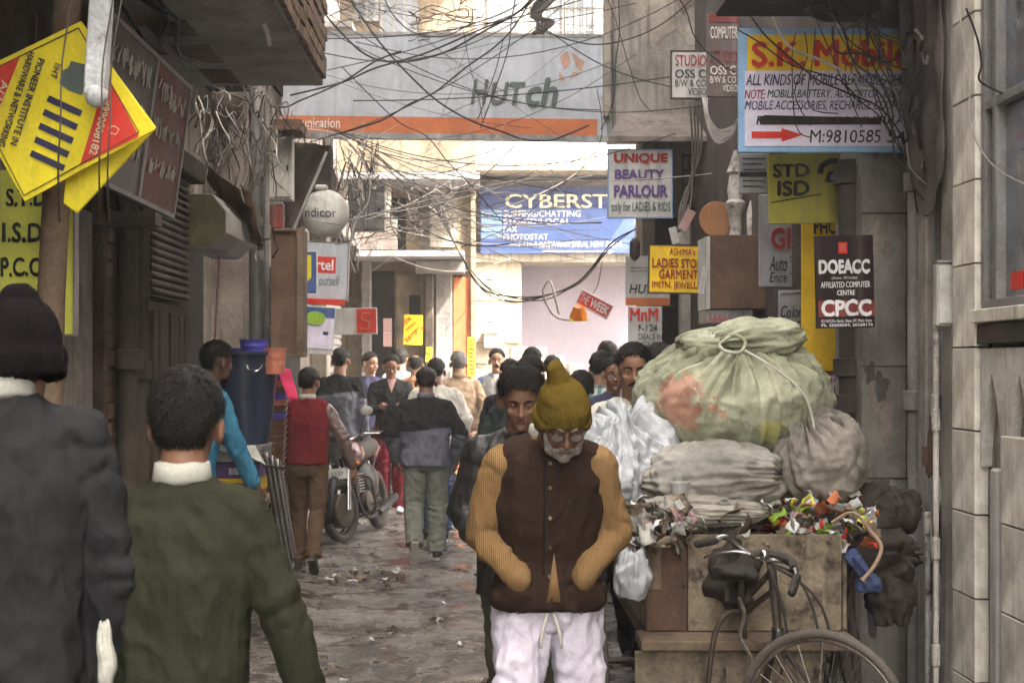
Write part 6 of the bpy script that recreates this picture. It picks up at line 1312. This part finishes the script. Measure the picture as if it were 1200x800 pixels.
def plastic(n, c): return surf(n, c, tuple(x*.8 for x in c), rough=.3, bump=.05, fine=.03, spec=.5, streak=.15)
M['tub_navy'] = plastic('navy plastic', (.03,.045,.085)); M['tub_blue'] = plastic('violet blue plastic', (.13,.12,.7)); M['tub_orange'] = plastic('orange plastic', (.75,.26,.17)); M['tub_brown'] = plastic('brown plastic', (.22,.1,.06)); M['pink'] = cloth('hot pink cloth', (.75,.06,.16), strength=.2)
tub('plastic_tub', 'large navy blue plastic tub standing on the stall boxes', (X(286,10.1),10.1,Z(519,10.1)), .165,.235,.6, M['tub_navy'])
tub('plastic_tub', 'violet blue tub nested on top of the navy tub', (X(298,9.98),9.98,Z(421,10)), .075,.095,.13, M['tub_blue'], False); tub('plastic_tub', 'flat purple basin under the violet blue tub', (X(282,10.2),10.2,Z(417,10.2)), .1,.14,.05, M['tub_blue'], False)
tub('plastic_tub', 'orange tub sitting on the pile beside the violet tub', (X(321,10.0),10.0,Z(438,10)), .065,.08,.17, M['tub_orange'], False)
for k in range(18):
    m_, cn = (('tub_brown','brown'),('tub_orange','orange'),('tub_blue','blue'))[0 if k < 11 else (k % 3)]
    o = tub('basket', '%s nested basket in the tall leaning stack behind the navy tub' % cn, (X(314+k*.4,10.5),10.55,Z(575-7.6*k,10.5)), .085,.105,.05, M[m_], False); o['group'] = '%s baskets stacked behind the navy tub' % cn; o['category'] = 'basket'
pc = crumple('pink_cloth', 'hot pink cloth hanging from the basket stack', 'cloth', (P(326,430,10.3), P(343,432,10.3), P(348,468,10.3), P(335,468,10.3)), 'pink', .03, .01, 10); pc['category'] = 'cloth'
rk = thing('folding_rack', 'folded bundle of metal stand legs leaning beside the stall', 'folding rack', P(325,600,9.6))
for k in range(7):
    part('rack_leg', MB().tube([P(309+3.2*k,528+2*k,9.9-.03*k)-P(325,600,9.6), P(333+2.2*k,668-3*k,9.5-.05*k)-P(325,600,9.6)], .009, 6), M['iron_grey' if k % 2 else 'iron_dark'], rk, local=True, smooth=True)
for z_ in (545, 600): part('cross_bar', MB().tube([P(308+.2*(z_-545),z_,9.75)-P(325,600,9.6), P(334+.2*(z_-545),z_+3,9.65)-P(325,600,9.6)], .008, 6), M['iron_dark'], rk, local=True, smooth=True)
wh = thing('handcart_wheel', 'spoked handcart wheel leaning against the stall table', 'wheel', (-1.32,9.5,0)); wheel(wh, (0,0,.27), .27, Matrix.Rotation(R(82),3,'Y'), local=True, spokes=16)
# white cloth in the hand of the man at the left
hc_ = sack('white_cloth', 'white cloth held in the hand of the man at the left edge', 'cloth', P(124,776,3.3), (.014,.02,.07), (-.2,0,1), M['cl_offwhite'], pleat=.4, K=2, wr=.008, seed=8, nu=40, nv=30)
# ---------------------------------------------------------------- overhead cables
def cable(pts, r, mat, label, group=None, D=None, k=6, n=5, name='cable'):
    v = [P(*(q if len(q) == 3 else (q[0], q[1], D))) for q in pts]
    if group:
        x_ = [q[0] for q in pts]; y_ = [q[1] for q in pts]; w_ = max(x_)-min(x_); h_ = max(y_)-min(y_)
        a = 'fine' if r < .004 else 'thin' if r < .0055 else 'medium' if r < .0075 else 'thick'
        b = 'nearly upright' if h_ > 2.2*w_ else 'steep' if h_ > .8*w_ else 'slanting' if h_ > .3*w_ else 'level'
        label = a + ' ' + b + ' ' + label.replace('thin ', '')
    o = part(name, MB().tube(spline(v, k), r, n), M[mat], smooth='all'); return tag(o, label, 'cable', group)
BK, WH, GR = 'cable_black', 'cable_white', 'cable_grey'
main = [
 ([(350,-60),(372,0),(392,30),(430,65),(470,73),(520,62),(565,38),(620,5),(680,-60)], .011, BK, 'thickest black cable sagging in a deep curve across the grey banner', 12.5),
 ([(340,112),(400,97),(440,80),(500,62),(560,36),(610,12),(650,-40)], .010, BK, 'thick black cable rising from the left slab over the top of the banner', 12.3),
 ([(398,-60),(410,-5),(425,22),(455,62),(500,108),(530,130),(560,145),(590,155),(612,163),(642,165),(664,158),(690,147)], .010, BK, 'black cable descending in a zigzag through the middle of the banner', 12.6),
 ([(385,160),(445,142),(480,122),(510,108),(545,80),(580,55),(605,28),(640,-30)], .009, BK, 'black cable climbing from the orange stripe to the upper right of the banner', 12.1),
 ([(440,-50),(452,2),(470,28),(490,40),(520,43),(550,30),(600,10),(650,-30)], .007, BK, 'black cable looping shallowly over the top edge of the banner', 12.8),
 ([(400,78),(440,118),(470,145),(500,160),(525,190),(550,215),(590,262)], .006, BK, 'thin black cable slanting down past the lower left of the banner', 13.0),
 ([(630,28),(690,68),(740,90),(800,105),(870,120)], .006, BK, 'thin black cable running right from the banner to the studio signs', 12.4),
 ([(630,35),(690,52),(740,45),(785,22),(830,-20)], .007, BK, 'black cable curving up to the right across the cement building', 12.2),
 ([(722,-40),(726,30),(722,70),(718,120),(704,152)], .006, BK, 'black cable hanging down the corner of the cement building', 12.6),
 ([(700,-30),(720,20),(735,70),(750,115),(765,132)], .005, BK, 'thin black cable arcing over the cement wall above the awning', 12.5),
 ([(608,-20),(600,20),(595,60),(578,110),(563,150)], .006, BK, 'black wire hanging down through the middle of the banner lettering', 12.2),
 ([(590,45),(580,85),(560,140)], .005, BK, 'short black wire hanging just left of the banner lettering', 12.1),
 ([(543,35),(550,75),(562,120),(565,140)], .004, BK, 'fine black wire crossing the first letter of the banner', 12.3),
 ([(235,95),(290,118),(330,126),(352,118),(400,97),(440,72),(470,60)], .008, BK, 'black cable swooping from the left slab toward the banner', 10.8),
 ([(232,85),(260,92),(300,60),(340,30),(358,-10)], .009, BK, 'black cable climbing under the cement balcony', 9.8),
 ([(395,262),(460,245),(540,225),(620,210),(700,212),(800,207),(856,200)], .006, WH, 'long white cable stretched from the left grey box to the turned post', 12.5),
 ([(340,150),(400,160),(430,200),(432,235),(415,262),(408,300)], .009, WH, 'white cable dropping from the banner end to the grey box', 13.0),
 ([(446,265),(462,262),(480,268),(560,266),(640,262)], .006, WH, 'white cable running right from the grey box', 14.0),
 ([(760,-40),(800,5),(815,45),(845,75),(862,85)], .006, BK, 'black wire looping above the studio signs', 10.5),
 ([(1120,-20),(1128,40),(1136,90),(1138,150),(1165,195),(1210,220)], .004, WH, 'white wire draped over the marble front and window', 6.0),
 ([(1132,10),(1145,45),(1150,75),(1148,95),(1175,110)], .006, BK, 'dark wire with a bracket end on the marble pilaster', 6.0),
 ([(700,105),(705,160),(680,200),(640,230),(605,262),(540,290)], .005, BK, 'thin black cable falling from the banner end across the blue sign', 13.6),
 ([(880,20),(900,45),(935,75),(960,95),(990,108),(1040,135),(1085,215)], .006, BK, 'black cable slanting across the red headline of the mobile sign', 7.4),
 ([(905,20),(925,55),(960,70),(1000,90),(1010,100),(1068,105)], .009, WH, 'thick pale conduit crossing the red headline of the mobile sign', 7.5),
 ([(864,35),(890,50),(925,75),(965,88),(985,95),(1010,120)], .005, BK, 'thin wire drooping over the left of the mobile sign', 7.5),
]
for p_, r_, m_, lab, D_ in main: cable(p_, r_*.78, m_, lab, D=D_)
rr0 = random.Random(3)
for k in range(5):
    cable([(500+4*k,225+3*k,16.5),(535,290,16),(562+k,335-rr0.uniform(-3,5),15.4),(600,350-rr0.uniform(-4,7),15.2),(640,352-rr0.uniform(-3,8),15.1),(680,330-rr0.uniform(-4,6),15),(715,288-rr0.uniform(-5,5),14.5),(745,268,13.8)], (.006), GR if k % 2 else BK, 'cable in the heavy sagging bundle that carries the red magazine sign', 'sagging bundle with the magazine sign')
cable([(636,340,15.1),(640,355,15.1),(650,370,15.1),(665,375,15),(676,372,15)], .012, WH, 'white cord looping up to the broken lamp'); cable([(636,340,15.2),(645,330,15.1),(655,368,15.05)], .012, WH, 'short white lead beside the loop of the broken lamp')
cable([(690,349,15),(700,335,15),(706,305,14.8)], .004, BK, 'string holding up the red magazine sign')
rr = random.Random(8)
def sag(a, b, s, n=5):
    out = []
    for i in range(n+1):
        t = i/n; out.append((a[0]+(b[0]-a[0])*t, a[1]+(b[1]-a[1])*t + s*4*t*(1-t), a[2]+(b[2]-a[2])*t))
    return out
for i in range(30):     # spans between the banner and the far buildings
    a = (rr.uniform(395,440), rr.uniform(150,260), rr.uniform(13,19)); b = (rr.uniform(560,760), rr.uniform(165,310), rr.uniform(13,22)); m_ = rr.choice([BK,BK,GR,GR,WH])
    cable(sag(a,b,rr.uniform(5,40)), rr.uniform(.003,.007), m_, 'thin %s cable in the web strung below the banner' % m_[6:], '%s cables in the web below the banner' % m_[6:], k=4)
for i in range(13):     # across the front of the banner
    a = (rr.uniform(330,420), rr.uniform(-40,170), rr.uniform(11,13.5)); b = (rr.uniform(640,860), rr.uniform(-60,160), rr.uniform(11,13.3)); m_ = rr.choice([BK,BK,BK,GR])
    cable(sag(a,b,rr.uniform(5,55)), rr.uniform(.0025,.005), m_, 'thin %s wire strung across the front of the banner' % m_[6:], '%s wires across the banner' % m_[6:], k=4)
for i in range(16):     # knot above the banner on the left
    x_, y_, D_ = rr.uniform(390,560), rr.uniform(-20,40), rr.uniform(13,16); pts = [(x_, y_, D_)]
    for q in range(5): x_ += rr.uniform(-30,45); y_ += rr.uniform(-16,20); y_ = min(y_, 48); pts.append((x_, y_, D_+rr.uniform(-.3,.3)))
    m_ = rr.choice([WH,GR,GR,BK]); cable(pts, rr.uniform(.003,.006), m_, '%s cable in the tangle above the left of the banner' % m_[6:], '%s cables tangled above the banner' % m_[6:], k=4)
def tangle(n, x0, x1, y0, y1, D0, D1, dx, rmin, rmax, mats, label, group, steps=6, loops=.3):
    for i in range(n):
        x_ = rr.uniform(x0,x1); y_ = rr.uniform(y0, y0+(y1-y0)*.4); D_ = rr.uniform(D0,D1); pts = [(x_,y_,D_)]; L_ = rr.uniform(.4,1)*(y1-y0)/steps
        for q in range(steps):
            x_ += rr.uniform(-dx,dx); y_ += L_*(rr.uniform(.4,1.5) if rr.random() > loops else rr.uniform(-.9,.3)); pts.append((x_, min(y_,y1+20), D_+rr.uniform(-.12,.12)))
        m_ = rr.choice(mats); cable(pts, rr.uniform(rmin,rmax), m_, label % m_[6:], group % m_[6:], k=4)
tangle(56, 225,330, 98,290, 9.8,11.4, 14, .0025,.006, [WH,GR,GR,GR,BK], '%s cable in the hanging tangle on the cream shop front', '%s cables tangled on the cream shop front')
tangle(40, 375,450, 150,330, 13.2,16.5, 10, .003,.007, [WH,GR,GR,GR,BK], '%s cable hanging in the bundle left of the corner building', '%s cables hanging by the corner building')
tangle(16, 440,545, 200,320, 16,19.5, 18, .004,.009, [GR,GR,WH,BK], '%s cable hanging before the corner building balcony', '%s cables before the corner balcony')
tangle(13, 1068,1125, -10,230, 6.9,7.4, 9, .004,.010, [BK,BK,GR], '%s cable hanging against the sooty tarpaulin', '%s cables against the tarpaulin')
for i in range(15):     # black knot over the mobile sign
    a = (rr.uniform(930,1040), rr.uniform(-5,30), rr.uniform(7.2,7.8)); b = (rr.uniform(1035,1100), rr.uniform(30,230), rr.uniform(7.0,7.5)); pts = sag(a,b,rr.uniform(-15,45)); pts = [(x_+rr.uniform(-9,9), y_+rr.uniform(-7,7), D_) for x_,y_,D_ in pts]
    m_ = rr.choice([BK,BK,BK,BK,GR]); cable(pts, rr.uniform(.003,.006), m_, '%s cable in the knot hanging over the mobile repair sign' % m_[6:], '%s cables knotted over the mobile sign' % m_[6:], k=4)
for i in range(7):
    x_ = rr.uniform(930,1030); y_ = rr.uniform(20,50); cable([(x_,y_,7.6),(x_+rr.uniform(-8,8),y_+30,7.6),(x_+rr.uniform(-14,14),y_+rr.uniform(60,110),7.6),(x_+rr.uniform(5,30),y_+rr.uniform(80,130),7.6)], .003, BK, 'loose black wire end dangling in front of the mobile repair sign', 'loose wire ends before the mobile sign', k=4)
for i in range(9):
    cable([(826+rr.uniform(-3,3),115,10.8),(830,135+i*2,10.7),(842,152+i*2,10.7),(860,150+rr.uniform(-3,6),10.7),(864,140,10.6)], .006, WH, 'white cable in the neat loop under the studio signs', 'white cables looped under the studio signs', k=4)
for i in range(4):
    cable([(808+4*i,120,12.2),(812+3*i,180,12.2),(800+rr.uniform(-6,10),240,12.1),(790+rr.uniform(-4,10),272,12.0)], .009, GR, 'grey cable dropping beside the beauty parlour sign', 'grey cables beside the beauty parlour sign', k=4)
for i in range(9):
    cable([(700-3*i,-40,12.6),(628+rr.uniform(-8,8),8+rr.uniform(-6,8),12.5),(640+rr.uniform(-10,10),26,12.5),(629+rr.uniform(-6,8),40,12.5)], .014, GR, 'grey cable bunched in the hanging clump over the banner', 'grey cables in the clump over the banner', k=4)
for x_ in (70, 118, 128): cable([(x_+20,-30,4.4),(x_+3,70,4.4),(x_+1,140,4.35),(x_-2,200,4.4),(x_,260,4.6)], .0028, GR, 'thin wire tied down the leaning pole over the yellow signs', 'thin wires on the leaning pole', k=4)
for i in range(6):
    cable([(120+rr.uniform(0,60),-20,6.5),(150+rr.uniform(0,60),10+rr.uniform(0,30),6.7),(165+rr.uniform(0,50),50,6.8),(200+rr.uniform(0,40),75+rr.uniform(-8,8),7.6)], .008, BK, 'dark cable bunched under the cement balcony behind the boards', 'dark cables under the cement balcony', k=4)
for i in range(40):     # hair-thin wires over the whole lane
    a = (rr.uniform(330,460), rr.uniform(-30,330), rr.uniform(12,18)); b = (rr.uniform(560,860), rr.uniform(-30,300), rr.uniform(11.5,16)); m_ = rr.choice([BK,BK,GR,WH])
    cable(sag(a,b,rr.uniform(-5,35)), rr.uniform(.0015,.0025), m_, '%s wire stretched over the lane' % m_[6:], '%s hair-thin wires over the lane' % m_[6:], k=3, n=4)
# insulated clump of greenery-like debris and haze
hz = tag(part('haze', MB().box(-30, 30, -15, 45, -1.2, 18), None), kind='stuff')
hm = bpy.data.materials.new('haze'); hm.use_nodes = True; t = hm.node_tree; t.nodes.remove(t.nodes['Principled BSDF'])
pv = t.nodes.new('ShaderNodeVolumePrincipled'); pv.inputs['Color'].default_value = (.93,.92,.9,1); pv.inputs['Density'].default_value = .004; pv.inputs['Anisotropy'].default_value = .3
t.links.new(pv.outputs[0], t.nodes['Material Output'].inputs['Volume']); hz.data.materials.append(hm)
